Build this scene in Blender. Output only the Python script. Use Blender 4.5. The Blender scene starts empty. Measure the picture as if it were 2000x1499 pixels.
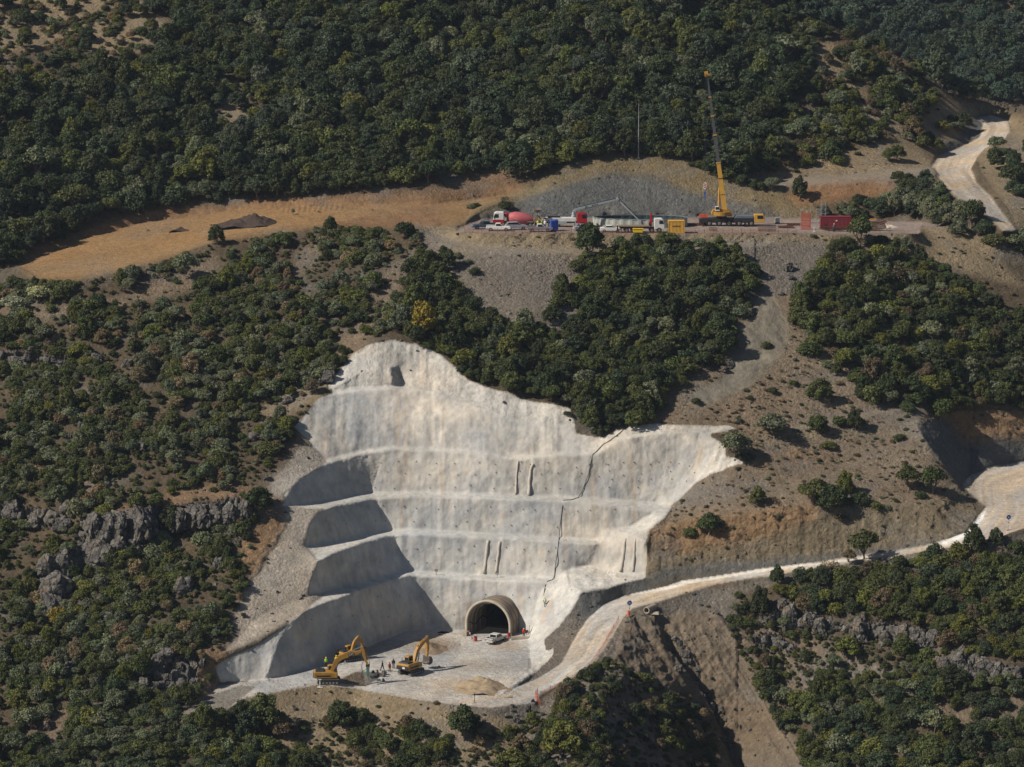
import bpy, bmesh, math, random
import numpy as np
from mathutils import Vector, Matrix
from math import radians, sin, cos, pi, tan

# ------------------------------------------------------------------ camera, sky, sun, exposure
SC = bpy.context.scene
FPX, CX, CY, PITCH = 6300.0, 1000.0, 749.5, radians(9.0)      # photograph frame 2000 x 1499
FV = np.array([0, cos(PITCH), -sin(PITCH)]); UV = np.array([0, sin(PITCH), cos(PITCH)]); RV = np.array([1.0, 0, 0])
CAM_Z = -600.0 * (FV + (CY - 1237) / FPX * UV)[2]
CAM = np.array([0, 0, CAM_Z])
cam_d = bpy.data.cameras.new('camera'); cam = bpy.data.objects.new('camera', cam_d); SC.collection.objects.link(cam)
cam.location = (0, 0, CAM_Z); cam.rotation_euler = (pi / 2 - PITCH, 0, 0)
cam_d.sensor_width = 36; cam_d.lens = FPX / 2000 * 36; cam_d.clip_start = 1; cam_d.clip_end = 6000
SC.camera = cam

SUN_EL, SUN_AZ = radians(40), radians(20)                       # sun to the left, 20 degrees to the camera's side
sdir = Vector((-cos(SUN_AZ) * cos(SUN_EL), -sin(SUN_AZ) * cos(SUN_EL), sin(SUN_EL)))
W = bpy.data.worlds.new('World'); SC.world = W; W.use_nodes = True
nt = W.node_tree; bgn = nt.nodes['Background']
sky = nt.nodes.new('ShaderNodeTexSky'); sky.sky_type = 'NISHITA'; sky.sun_disc = False
sky.sun_elevation = SUN_EL; sky.sun_rotation = math.atan2(sdir.x, sdir.y); sky.altitude = 500
nt.links.new(sky.outputs[0], bgn.inputs[0]); bgn.inputs[1].default_value = 0.05
sl = bpy.data.lights.new('sun', 'SUN'); sl.energy = 4.6; sl.angle = radians(0.5); sl.color = (1.0, 0.93, 0.83)
so = bpy.data.objects.new('sun', sl); SC.collection.objects.link(so)
so.rotation_euler = sdir.to_track_quat('Z', 'Y').to_euler()
SC.view_settings.view_transform = 'Standard'; SC.view_settings.look = 'None'; SC.view_settings.gamma = 1
SC.view_settings.use_curve_mapping = False; SC.view_settings.exposure = 0.22
SC.cycles.max_bounces = 4; SC.cycles.diffuse_bounces = 2; SC.cycles.transparent_max_bounces = 4

# ------------------------------------------------------------------ small helpers
COL = SC.collection
def tag(o, label=None, cat=None, group=None, kind=None):
    if label: o['label'] = label
    if cat: o['category'] = cat
    if group: o['group'] = group
    if kind: o['kind'] = kind
    return o
def lin(c):
    return tuple(((x / 255) / 12.92 if x <= 10 else ((x / 255 + .055) / 1.055) ** 2.4) for x in c)
def proj(P):
    q = np.asarray(P, float) - CAM; d = q @ FV
    return CX + FPX * (q @ RV) / d, CY - FPX * (q @ UV) / d, d

# ------------------------------------------------------------------ numpy value noise
def _h(ix, iy, iz, s):
    n = (ix * 374761393 + iy * 668265263 + iz * 1274126177 + s * 974711) & 0x7fffffff
    n = ((n ^ (n >> 13)) * 1103515245) & 0x7fffffff
    n = ((n ^ (n >> 16)) * 12345679) & 0x7fffffff
    return (n & 0xffff).astype(np.float32) / 32768.0 - 1.0
def vnoise(x, y, z, s=0):
    fx, fy, fz = np.floor(x), np.floor(y), np.floor(z)
    ix, iy, iz = fx.astype(np.int64), fy.astype(np.int64), fz.astype(np.int64)
    tx, ty, tz = (x - fx).astype(np.float32), (y - fy).astype(np.float32), (z - fz).astype(np.float32)
    tx = tx * tx * (3 - 2 * tx); ty = ty * ty * (3 - 2 * ty); tz = tz * tz * (3 - 2 * tz)
    def L(a, b, t): return a + (b - a) * t
    r = []
    for dz in (0, 1):
        a = L(_h(ix, iy, iz + dz, s), _h(ix + 1, iy, iz + dz, s), tx)
        b = L(_h(ix, iy + 1, iz + dz, s), _h(ix + 1, iy + 1, iz + dz, s), tx)
        r.append(L(a, b, ty))
    return L(r[0], r[1], tz)
def fbm(x, y, z, octv=4, s=0, ridged=False):
    t = 0; a = 1.0; tot = 0
    for o in range(octv):
        n = vnoise(x * 2 ** o + 13.7 * o, y * 2 ** o + 5.1 * o, z * 2 ** o + 7.3 * o, s + o)
        t = t + a * ((1 - 2 * np.abs(n)) if ridged else n); tot += a; a *= .55
    return t / tot
# ------------------------------------------------------------------ the terrain: slopes are described region by region, then integrated
ST = 2.0
us = np.arange(-200, 2201, ST); vs = np.arange(-160, 1681, ST)
NU, NV = len(us), len(vs)
UU, VV = np.meshgrid(us, vs)
wz = np.zeros_like(UU)
WU = 9 * fbm(UU / 38, VV / 30, wz, 4, 11); WVn = 7 * fbm(UU / 38, VV / 30, wz, 4, 23)
def pmask(pts, warp=1.0):
    X = UU + warp * WU; Y = VV + warp * WVn
    p = np.array(pts, float)
    x0, y0 = p.min(0) - 22 * warp - 2; x1, y1 = p.max(0) + 22 * warp + 2
    j0, j1 = np.searchsorted(us, x0), np.searchsorted(us, x1); i0, i1 = np.searchsorted(vs, y0), np.searchsorted(vs, y1)
    m = np.zeros(UU.shape, bool)
    if j1 <= j0 or i1 <= i0: return m
    X = X[i0:i1, j0:j1]; Y = Y[i0:i1, j0:j1]; c = np.zeros(X.shape, bool)
    for (ax, ay), (bx, by) in zip(p, np.roll(p, -1, 0)):
        if ay == by: continue
        c ^= ((ay > Y) != (by > Y)) & (X < (bx - ax) * (Y - ay) / (by - ay) + ax)
    m[i0:i1, j0:j1] = c
    return m

# surface kinds: colour of the lit photograph (sRGB), rockiness, sprayed concrete, gravel speckle, displacement (m), part
SURF = {
 'forest':  ((88, 77, 61), .6, 0, .5, .25, 'hillside'),
 'soil':    ((117, 103, 86), .5, 0, .8, .20, 'hillside'),
 'tan':     ((124, 110, 88), .3, 0, .7, .14, 'hillside'),
 'red':     ((120, 98, 77), .5, 0, .6, .18, 'hillside'),
 'gravel':  ((110, 102, 92), .5, 0, 1.0, .18, 'hillside'),
 'slate':   ((98, 98, 95), .9, 0, .7, .22, 'hillside'),
 'slide':   ((112, 106, 94), .12, 0, .25, .12, 'hillside'),
 'spoil':   ((112, 99, 83), .35, 0, .45, .18, 'hillside'),
 'knolltop':((114, 101, 76), .4, 0, .7, .12, 'hillside'),
 'orange':  ((138, 110, 76), .2, 0, .35, .06, 'field'),
 'orange2': ((132, 102, 74), .5, 0, .3, .25, 'field'),
 'rust':    ((132, 108, 82), 1.0, 0, .8, .55, 'hillside'),
 'rockcut': ((120, 108, 88), 1.0, 0, .7, .55, 'hillside'),
 'cliff':   ((112, 108, 101), 1.2, 0, .3, .9, 'hillside'),
 'road':    ((171, 160, 146), .05, 0, .25, .02, 'road'),
 'roadw':   ((211, 206, 197), .1, 0, .2, .03, 'road'),
 'trail':   ((126, 119, 108), .1, 0, .5, .03, 'road'),
 'floor':   ((173, 167, 158), .1, .0, .35, .10, 'pit_floor'),
 'deck':    ((138, 124, 115), .1, 0, .5, .02, 'platform'),
 'conc':    ((174, 171, 165), .15, 1, .0, .30, 'concrete'),
 'concw':   ((189, 184, 175), .5, .5, .2, .55, 'concrete'),
 'bench':   ((184, 181, 174), .2, .3, .2, .05, 'concrete'),
 'dust':    ((156, 147, 135), .4, .1, .5, .22, 'concrete'),
}
KEYS = list(SURF)
TH = np.full(UU.shape, 28.0); AL = np.full(UU.shape, -5.0); WT = np.full(UU.shape, .10); MI = np.zeros(UU.shape, np.int8)
def R(surf, pts, th=None, al=0, w=.15, warp=.8, only=None):
    m = pmask(pts, warp)
    if only is not None: m &= only
    if th is not None: TH[m] = th; AL[m] = al; WT[m] = w
    if surf: MI[m] = KEYS.index(surf)
    return m
# --- large slopes
R('forest', [(-250,-250),(2300,-250),(2300,470),(1600,420),(1000,370),(500,400),(-250,560)], 27, 4)
R('forest', [(1330,-250),(1480,-10),(1600,50),(1750,120),(1850,190),(1890,235),(1820,310),(1500,345),(1380,320),(1250,100),(1200,-250)], 27, 22)
FARH = R('forest', [(1420,-250),(1440,-20),(1520,8),(1620,50),(1720,98),(1790,140),(1850,178),(1900,188),(1985,215),(2300,235),(2300,-250)], 30, -12)
R('tan', [(1500,345),(1580,305),(1680,290),(1760,280),(1830,300),(1810,340),(1600,352)], 20, 5)
R('tan', [(1850,190),(1960,210),(1925,235),(1890,240),(1870,280),(1830,300),(1780,250)], 30, 20)
R('tan', [(1905,215),(1990,225),(2300,260),(2300,500),(2000,470),(1960,400),(1910,340),(1900,290),(1960,270)], 18, -25)
# pale slopes among the upper forest
for p in ([(-200,-150),(90,-150),(230,20),(215,70),(250,110),(190,115),(160,70),(60,100),(-200,110)], [(240,-20),(330,40),(320,80),(200,130),(150,110),(250,50)],
          [(430,190),(490,190),(480,240),(440,262),(425,230)], [(1560,60),(1620,90),(1690,190),(1660,200),(1580,120)], [(1640,200),(1760,230),(1790,290),(1690,260)]):
    R('tan', p, warp=1.4)
# left wooded hillside
R('forest', [(-250,600),(60,540),(400,480),(640,440),(830,440),(830,640),(640,740),(560,900),(500,960),(480,1200),(430,1300),(350,1400),(300,1700),(-250,1700)], 24, -14)
R('forest', [(820,500),(960,620),(1150,640),(1130,460),(1380,470),(1480,540),(1420,720),(1250,850),(1120,830),(900,740),(830,660)], 31, 0)
R('forest', [(1600,480),(1800,480),(1900,560),(2300,640),(2300,800),(1680,790),(1560,620)], 27, 8)
# the orange field and the bank behind it
R('orange', [(30,520),(60,496),(130,470),(300,430),(470,408),(620,402),(860,398),(1040,372),(1000,410),(900,442),(820,446),(640,442),(430,470),(300,512),(160,548),(80,545)], 6, 0, .5, .3)
R('orange2', [(40,515),(70,482),(200,440),(350,402),(520,388),(700,378),(900,376),(1000,356),(1040,362),(1035,375),(860,398),(620,402),(470,408),(300,432),(130,472)], 40, 5, .3, .7)
R('red', [(500,390),(760,372),(900,358),(970,322),(1000,335),(1000,352),(880,378),(700,384)], 25, 5, warp=1.0)
R('orange2', [(560,425),(640,432),(860,402),(860,440),(700,446)], warp=1.2); MIKEEP = None
# bare bits on the left hillside
for p in ([(270,560),(330,540),(420,500),(440,520),(390,560),(300,590),(200,615),(140,600),(200,590)], [(-100,600),(40,595),(150,600),(120,625),(-100,625)],
          [(640,690),(770,520),(830,470),(830,500),(700,690)], [(590,480),(640,470),(600,530),(540,560)]):
    R('soil', p, warp=1.2)
R('red', [(150,930),(200,950),(160,1000),(130,1010)], warp=.8)
R('red', [(300,965),(420,950),(540,960),(500,985),(400,975),(250,1000),(200,1000)], 12, 0, warp=.6)
R('soil', [(590,840),(560,900),(500,960),(470,990),(480,1040),(520,1060),(470,1130),(520,1200),(560,1120),(620,1000),(640,900)], 30, 5, warp=1.0)
R('tan', [(640,740),(620,780),(570,810),(510,830),(490,800),(560,760)], warp=1.0)
# grey embankment below the platform, slide, bare right slope
R('gravel', [(830,446),(900,442),(1140,450),(1140,640),(1100,660),(960,640),(930,600),(880,560),(800,520)], 33, 0)
R('tan', [(820,446),(905,440),(1140,455),(1480,460),(1900,460),(2000,560),(1800,520),(1560,490),(1140,500),(900,490)], 34, 0, warp=.4)
R('gravel', [(1380,470),(1620,470),(1600,520),(1560,620),(1500,640),(1450,620),(1480,540)], 32, -5)
R('soil', [(1450,600),(1560,570),(1580,660),(1660,720),(1680,790),(1900,800),(2300,790),(2300,830),(1900,860),(1860,960),(1900,1010),(1600,1060),(1260,1050),(1290,990),(1400,920),(1440,890),(1400,840),(1250,830),(1330,740),(1420,700)], 27, -3)
R('slide', [(1500,560),(1520,600),(1540,640),(1530,700),(1460,760),(1360,800),(1350,765),(1420,730),(1425,690),(1460,620)], 29, -8, warp=.6)
R('gravel', [(1330,960),(1600,915),(1760,905),(1900,895),(1900,915),(1700,935),(1500,960),(1300,1005),(1300,985)], 22, 0, warp=.8)
R('trail', [(1530,836),(1600,824),(1680,806),(1760,796),(1760,800),(1680,812),(1600,830),(1530,842)], 8, 0, .3, .4)
R('tan', [(1440,838),(1560,842),(1640,838),(1700,850),(1640,858),(1500,852)], warp=1.2)
R('rust', [(1470,900),(1560,880),(1660,890),(1600,905),(1500,915)], warp=1.3)
# trail across the embankment
R('trail', [(830,455),(880,470),(940,480),(1050,486),(1150,484),(1400,478),(1500,474),(1500,481),(1400,487),(1150,493),(1040,496),(930,488),(860,478)], 6, 0, .4, .2)
# knoll cut behind the platform
R('slate', [(905,437),(960,405),(1020,378),(1080,345),(1150,318),(1210,308),(1290,310),(1350,325),(1400,345),(1450,358),(1520,378),(1580,410),(1612,445)], 38, 0, .3, .25)
R('slate', [(905,437),(960,405),(1020,378),(1070,352),(1050,440)], 33, -38, .3, .3)
R('slate', [(1460,360),(1520,378),(1580,410),(1612,445),(1500,445)], 34, 30, .3, .3)
R('knolltop', [(905,437),(925,412),(1020,368),(1080,338),(1150,312),(1210,302),(1290,304),(1350,318),(1400,335),(1450,350),(1520,370),(1580,402),(1620,445),(1560,440),(1500,412),(1420,392),(1350,380),(1270,345),(1200,338),(1130,356),(1030,385),(940,425)], warp=.35)
# platform deck
R('deck', [(890,456),(896,446),(930,432),(1000,426),(1180,424),(1400,424),(1620,428),(1700,428),(1800,434),(1870,450),(1800,458),(1480,458),(1140,456)], 0, 0, 2.0, .1)
R('tan', [(1800,440),(1870,450),(1960,470),(1960,500),(1800,490)], 28, 10)
# upper right road
RD2 = [(1907,227),(1937,223),(1970,235),(1975,253),(1961,274),(1922,292),(1907,310),(1896,334),(1907,358),(1937,388),(1958,418),(1990,450),(1960,452),(1925,420),(1880,394),(1850,370),(1830,349),(1817,328),(1832,307),(1886,283),(1913,268),(1916,244)]
R('road', RD2, 3, -10, .6, .15)
R('orange2', [(1540,380),(1560,362),(1740,352),(1760,375),(1560,405)], 34, 0, warp=.6)
R('trail', [(1478,350),(1600,345),(1720,341),(1822,330),(1835,345),(1740,354),(1600,361),(1500,362)], 4, 0, .5, .2)
R('slate', [(1875,250),(1905,225),(1918,240),(1914,266),(1886,283),(1840,300),(1830,285),(1880,270)], 48, 15, warp=.3)
# right end: road loop, its cuts
R('rust', [(1800,850),(1790,820),(1830,805),(2300,805),(2300,905),(2000,862),(1940,862),(1880,880),(1850,870)], 32, 5, warp=.4)
R('slate', [(1890,900),(1885,868),(1945,858),(2000,862),(2300,880),(2300,905),(2000,903),(1940,920),(1890,948)], 55, -12, .3, .3)
R('slate', [(1790,830),(1840,810),(1870,850),(1895,880),(1894,945),(1884,958),(1860,935),(1835,900),(1812,870)], 56, 72, .3, .25)
R('soil', [(1500,905),(1650,890),(1800,888),(1815,880),(1835,905),(1868,945),(1900,1000),(1850,1010),(1600,1060),(1500,1010)], 20, 0, warp=.5)
R('rockcut', [(1262,1040),(1330,1015),(1480,1010),(1600,990),(1720,985),(1830,985),(1880,1000),(1905,1035),(1890,1047),(1800,1070),(1700,1083),(1500,1108),(1330,1122),(1262,1140)], 50, -3, .3, .5)
R('rust', [(1262,1040),(1330,1015),(1480,1002),(1590,985),(1600,1010),(1500,1050),(1400,1070),(1300,1085)], warp=.8)
R('slate', [(1262,1130),(1300,1105),(1400,1098),(1600,1085),(1700,1072),(1800,1060),(1890,1040),(1890,1050),(1700,1086),(1500,1110),(1330,1124),(1262,1145)], warp=.7)
R('rockcut', [(1868,945),(1885,958),(1905,985),(1918,1010),(1905,1030),(1880,1045),(1820,1062),(1810,1040),(1840,985)], 52, 45, .3, .3)
ROAD = [(880,1377),(900,1362),(960,1357),(1010,1340),(1060,1318),(1095,1295),(1110,1270),(1128,1235),(1150,1205),(1180,1180),(1215,1165),(1300,1145),(1330,1133),(1480,1112),(1600,1096),(1700,1085),(1800,1072),(1850,1058),(1890,1042),(1920,1012),(1925,990),(1905,975),(1885,955),(1882,940),(1900,925),(1940,912),(2000,902),(2300,880),(2300,1000),(2010,1030),(1960,1050),(1890,1068),(1800,1080),(1700,1094),(1550,1118),(1400,1140),(1340,1158),(1290,1175),(1235,1190),(1215,1210),(1195,1245),(1165,1290),(1120,1322),(1060,1352),(1045,1372),(960,1385)]
R('gravel', [(1240,1195),(1340,1160),(1550,1122),(1700,1096),(1890,1070),(1960,1052),(2300,1000),(2300,1090),(1900,1085),(1700,1120),(1530,1150),(1500,1180),(1450,1260),(1330,1240),(1260,1220)], 35, 0, warp=.5)
# bottom: spur, gully, spoil, outcrops
R('forest', [(1440,1160),(1560,1130),(1900,1090),(2300,1085),(2300,1700),(1580,1700),(1500,1450),(1440,1250)], 29, -8)
R('soil', [(1500,1180),(1560,1170),(1600,1250),(1760,1320),(1700,1370),(1500,1350),(1420,1250)], warp=1.0)
R('soil', [(1800,1380),(2100,1330),(2100,1440),(1850,1430)], warp=1.0)
R('spoil', [(1290,1215),(1330,1190),(1400,1195),(1440,1250),(1490,1330),(1560,1460),(1640,1700),(1440,1700),(1450,1499),(1420,1430),(1370,1330),(1310,1260)], 34, -28, .3, 1.0)
R('spoil', [(1225,1200),(1300,1205),(1310,1260),(1370,1330),(1420,1430),(1440,1499),(1500,1700),(1180,1700),(1160,1480),(1170,1380),(1200,1280)], 36, 34, .5, .8)
R('soil', [(1150,1345),(1215,1328),(1290,1342),(1345,1352),(1400,1405),(1432,1470),(1450,1530),(1480,1700),(1120,1700),(1140,1480),(1140,1400)], 54, 66, .8, 1.6)
R('gravel', [(1215,1205),(1225,1200),(1200,1290),(1165,1400),(1150,1480),(1140,1700),(980,1700),(980,1500),(1040,1380),(1100,1345),(1150,1310),(1190,1260)], 36, -32, .5, .5)
R('tan', [(430,1390),(480,1362),(560,1348),(620,1338),(680,1343),(760,1358),(850,1374),(900,1382),(1050,1374),(1010,1500),(1000,1700),(560,1700),(540,1420)], 33, -3, .2, .3)
R('gravel', [(850,1374),(1050,1374),(1060,1400),(900,1400)], 28, 0, warp=.4)
R('forest', [(-250,1400),(330,1400),(450,1380),(540,1420),(570,1700),(-250,1700)], 26, -8, warp=.8)
R('soil', [(0,1440),(60,1430),(130,1380),(140,1430),(60,1499),(-100,1520)], warp=1.2)
for p in ([(-100,945),(0,985),(100,990),(140,1010),(90,1030),(-100,1025)],[(-100,660),(60,690),(130,695),(120,720),(0,720),(-100,700)]):
    R('cliff', p, 60, -5, .3, 1.0)
CLIFF = [(150,1015),(250,995),(360,985),(470,975),(475,1005),(440,1030),(350,1045),(290,1060),(270,1080),(210,1085),(215,1120),(150,1110),(140,1180),(115,1220),(85,1220),(68,1140),(70,1100),(110,1090),(140,1080)]
R('cliff', CLIFF, 74, -8, .3, .5)
R('cliff', [(290,985),(320,985),(320,1060),(285,1062)], 72, 60, .3, .4)
R('cliff', [(1500,1175),(1560,1195),(1660,1225),(1720,1215),(1820,1230),(1830,1260),(1760,1270),(1680,1240),(1600,1232),(1500,1215)], 68, 0, .3, .9)
R('cliff', [(1830,1290),(1880,1280),(1950,1300),(2060,1310),(2060,1345),(1950,1330),(1840,1310)], 68, 0, .3, .8)
R('cliff', [(1470,1245),(1500,1235),(1560,1262),(1550,1275),(1480,1260)], 60, 0, .3, .8)
R('cliff', [(280,1275),(400,1290),(410,1340),(370,1370),(250,1345),(300,1320),(270,1300)], 52, 0, .3, .8)
R('rust', [(400,1270),(440,1255),(450,1300),(420,1340),(480,1345),(440,1375),(360,1395),(380,1340)], 30, -5, warp=.6)
R('gravel', [(1560,1300),(1600,1288),(1700,1300),(1790,1340),(1780,1380),(1700,1365),(1620,1345),(1565,1335)], warp=.8)
R('roadw', [(1908,1010),(1925,990),(1932,994),(1918,1020),(1890,1046),(1880,1048)], warp=0)
# --- pit floor and road
FLOOR = [(846,1232),(797,1231),(743,1253),(700,1272),(655,1291),(610,1303),(555,1322),(500,1330),(430,1338),(400,1365),(350,1392),(345,1402),(400,1402),(440,1385),(480,1362),(560,1348),(620,1338),(680,1343),(760,1358),(850,1374),(900,1380),(960,1372),(1000,1345),(1035,1312),(1032,1240),(1030,1233),(940,1234)]
CUTIN = [(1103,1115),(1080,1133),(1060,1150),(1045,1190),(1032,1240),(1035,1310),(1000,1345),(960,1372),(1010,1350),(1060,1318),(1095,1295),(1110,1270),(1128,1235),(1150,1205),(1180,1180),(1215,1165),(1262,1150),(1262,1120)]
R('gravel', CUTIN, 40, 25, .3, 0)
R('slate', [(1136,1157),(1190,1151),(1214,1142),(1262,1128),(1262,1152),(1215,1166),(1180,1182),(1150,1205),(1130,1200)], 52, 10, .3, .15)
R('floor', FLOOR, 0, 0, 1.5, .12)
R('road', ROAD, 5, -35, .6, .10)
R('road', [(1860,1070),(1895,1045),(1920,1012),(1925,990),(1905,975),(1880,952),(1882,940),(1900,925),(1940,912),(2000,902),(2300,880),(2300,1000),(2010,1030),(1960,1050),(1890,1068)], 2, 0, .8, .1)
R('road', [(1480,1112),(1850,1058),(1890,1042),(1895,1060),(1800,1080),(1700,1094),(1550,1118),(1490,1128)], 5, -50, .8, .1)
R('roadw', [(1225,1162),(1300,1143),(1330,1132),(1480,1111),(1600,1095),(1700,1084),(1800,1071),(1850,1057),(1892,1040),(1905,1015),(1925,996),(1922,1012),(1900,1046),(1850,1064),(1700,1088),(1480,1118),(1340,1140),(1300,1152)], warp=.1)
R('trail', [(345,1402),(350,1390),(400,1362),(470,1340),(500,1342),(470,1362),(440,1385),(400,1402)], warp=.2)
R('soil', [(652,1334),(668,1325),(690,1314),(708,1312),(712,1322),(716,1339),(690,1338)], 62, 78, .5, .05)
R('slate', [(708,1312),(745,1316),(735,1328),(716,1339),(712,1322)], 14, -30, .4, .2)
# --- the sprayed cut, from the top down
HARD = .12
R('concw', [(640,762),(638,742),(655,735),(690,690),(720,672),(770,664),(830,674),(870,700),(910,738),(950,758),(1000,770),(1060,788),(1115,800),(1122,832),(1060,830),(1000,822),(920,790),(860,768),(784,757),(707,760)], 52, 0, .4, .5)
R('concw', [(640,762),(660,738),(700,730),(762,724),(768,745),(784,754),(707,758)], 74, 0, .4, .25)
R('concw', [(762,720),(778,722),(788,745),(768,748)], 72, 75, .4, .2)
R('concw', [(640,762),(655,735),(690,690),(720,700),(730,725),(700,728)], 40, -10, .4, .3)
R('bench', [(624,778),(655,766),(707,757),(784,754),(860,763),(922,784),(1000,818),(1060,828),(1122,830),(1122,836),(1060,835),(990,822),(915,792),(855,768),(784,760),(707,763),(655,772)], 10, 0, .6, .1)
R('conc', [(624,776),(655,770),(707,762),(784,759),(860,767),(922,790),(1000,822),(1122,834),(1124,852),(1090,888),(1000,896),(891,882),(768,877),(707,886),(640,905),(621,880),(575,836)], 54, 0, .4, .3)
R('conc', [(1090,888),(1124,845),(1150,852),(1205,852),(1160,886),(1120,900)], 40, 0, .4, .3)
R('bench', [(553,968),(584,932),(630,900),(667,890),(707,880),(768,872),(891,877),(1000,893),(1088,884),(1160,882),(1205,854),(1280,842),(1370,840),(1420,870),(1418,875),(1370,846),(1280,848),(1205,860),(1160,889),(1088,892),(1000,901),(891,885),(768,880),(707,889),(667,900),(630,912),(590,940),(556,978)], 14, 0, .6, .1)
R('dust', [(621,880),(640,900),(590,940),(553,972),(530,970),(525,940),(560,910),(590,870)], 30, 0, .3, .6)
# tier 4 (upper wall with its right lobe)
T4 = [(556,975),(584,938),(630,910),(667,898),(707,886),(768,877),(891,882),(1000,898),(1088,889),(1160,887),(1205,858),(1280,846),(1370,844),(1418,872),(1418,893),(1357,940),(1330,960),(1310,990),(1250,983),(1130,973),(1000,970),(800,963),(713,966),(645,981),(550,992)]
R('conc', T4, 68, 0, .6, HARD)
R('conc', [(556,975),(584,938),(630,910),(667,898),(672,930),(705,940),(722,962),(713,966),(645,981),(550,992)], 70, 62, .6, HARD)
R('conc', [(667,898),(720,886),(740,905),(722,962),(705,940),(672,930)], 68, 28, .6, HARD)
R('conc', [(1310,846),(1370,844),(1395,856),(1370,900),(1340,960),(1310,990),(1280,986),(1300,930)], 66, -14, .6, .2)
R('conc', [(1370,844),(1418,872),(1410,893),(1370,932),(1330,970),(1310,990),(1325,950),(1355,900)], 58, -30, .5, .5)
R('concw', [(1400,880),(1418,872),(1418,893),(1457,905),(1394,925),(1345,950),(1370,925)], 46, -30, .5, .9)
R('concw', [(1280,842),(1290,828),(1420,830),(1440,838),(1400,845),(1370,842)], 34, 0, .4, .4)
R('concw', [(1150,866),(1205,840),(1290,826),(1290,840),(1210,852),(1160,880)], 30, 0, .4, .3)
# bench 3 and tier 3
R('bench', [(550,991),(645,979),(713,964),(800,961),(1000,967),(1130,971),(1250,981),(1310,988),(1310,1000),(1250,993),(1130,979),(1000,973),(800,968),(720,972),(660,988),(640,996),(600,1004)], 2, 0, .8, .08)
T3 = [(596,1070),(603,1030),(618,1005),(650,990),(720,974),(800,968),(1000,974),(1130,980),(1250,994),(1280,1000),(1230,1030),(1187,1034),(1165,1058),(1000,1047),(799,1036),(750,1039),(676,1056)]
R('conc', T3, 72, 0, .6, HARD)
R('conc', [(596,1070),(603,1030),(618,1005),(650,990),(720,974),(735,978),(742,1010),(752,1037),(676,1056)], 72, 60, .6, HARD)
R('bench', [(1240,1046),(1187,1034),(1230,1030),(1280,1000),(1312,990),(1300,1010),(1268,1035),(1262,1058)], 9, -20, .5, .2)
# bench 2 and tier 2
R('bench', [(596,1068),(676,1054),(750,1038),(799,1034),(1000,1045),(1165,1056),(1165,1062),(1000,1051),(799,1041),(755,1045),(690,1064),(640,1080),(605,1100),(590,1080)], 2, 0, .8, .08)
R('conc', [(600,1166),(608,1130),(618,1100),(650,1080),(700,1062),(755,1046),(799,1042),(1000,1052),(1168,1063),(1152,1104),(1085,1132),(1000,1128),(950,1126),(850,1120),(792,1117),(760,1128),(687,1147)], 72, 0, .6, HARD)
R('conc', [(600,1166),(608,1130),(618,1100),(650,1080),(700,1062),(755,1046),(768,1050),(780,1085),(796,1116),(760,1128),(687,1147)], 72, 58, .6, HARD)
R('conc', [(1187,1034),(1240,1046),(1264,1060),(1262,1120),(1217,1122),(1150,1105),(1168,1060)], 66, -18, .6, HARD)
# bench 1 and the lowest wall
R('bench', [(470,1240),(520,1196),(600,1166),(687,1145),(760,1126),(792,1115),(850,1119),(950,1125),(1085,1131),(1085,1136),(950,1131),(850,1125),(796,1121),(762,1133),(700,1153),(600,1188),(556,1215),(520,1240),(480,1262),(430,1280)], 3, 0, .6, .15)
R('dust', [(470,1240),(520,1196),(600,1166),(640,1157),(600,1188),(556,1215),(520,1240),(480,1262),(430,1280)], 16, 0, .5, .3)
R('conc', [(430,1335),(420,1305),(450,1285),(500,1262),(540,1235),(600,1190),(700,1154),(762,1134),(796,1122),(950,1132),(1085,1137),(1060,1150),(1045,1190),(1032,1234),(940,1234),(846,1232),(797,1231),(743,1253),(700,1272),(655,1291),(610,1303),(555,1322),(500,1330)], 74, 0, .6, HARD)
R('conc', [(520,1328),(535,1280),(560,1230),(600,1190),(700,1154),(762,1134),(796,1122),(806,1130),(830,1180),(846,1232),(797,1231),(743,1253),(700,1272),(655,1291),(610,1303),(555,1322)], 76, 52, .8, HARD)
R('conc', [(430,1335),(420,1305),(450,1285),(500,1262),(545,1240),(525,1285),(520,1328)], 48, 10, .3, .5)
# ledge and right wing of the pit
R('concw', [(1103,1115),(1142,1106),(1217,1122),(1258,1120),(1262,1128),(1214,1142),(1190,1152),(1136,1158),(1109,1146)], 6, 0, .6, .15)
R('concw', [(1085,1137),(1103,1115),(1109,1146),(1136,1158),(1120,1190),(1092,1222),(1062,1250),(1068,1275),(1035,1310),(1032,1240),(1045,1190),(1062,1150)], 62, -42, .5, .15)
R('conc', [(1060,1165),(1080,1160),(1085,1215),(1050,1222)], 48, -38, .4, .8)
R('concw', [(1035,1310),(1062,1278),(1082,1262),(1080,1280),(1052,1308),(1005,1342),(962,1368),(1000,1338)], 38, -32, .4, .1)
# loose dusty shoulder to the left of the lower tiers
R('dust', [(550,992),(640,996),(618,1005),(603,1030),(596,1070),(618,1100),(600,1166),(520,1196),(470,1240),(455,1220),(480,1150),(520,1100),(540,1040),(560,1010)], 34, 8, .3, .6)
R('rust', [(480,1040),(540,1010),(560,1030),(520,1090),(490,1140),(470,1110)], warp=.9)

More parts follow.
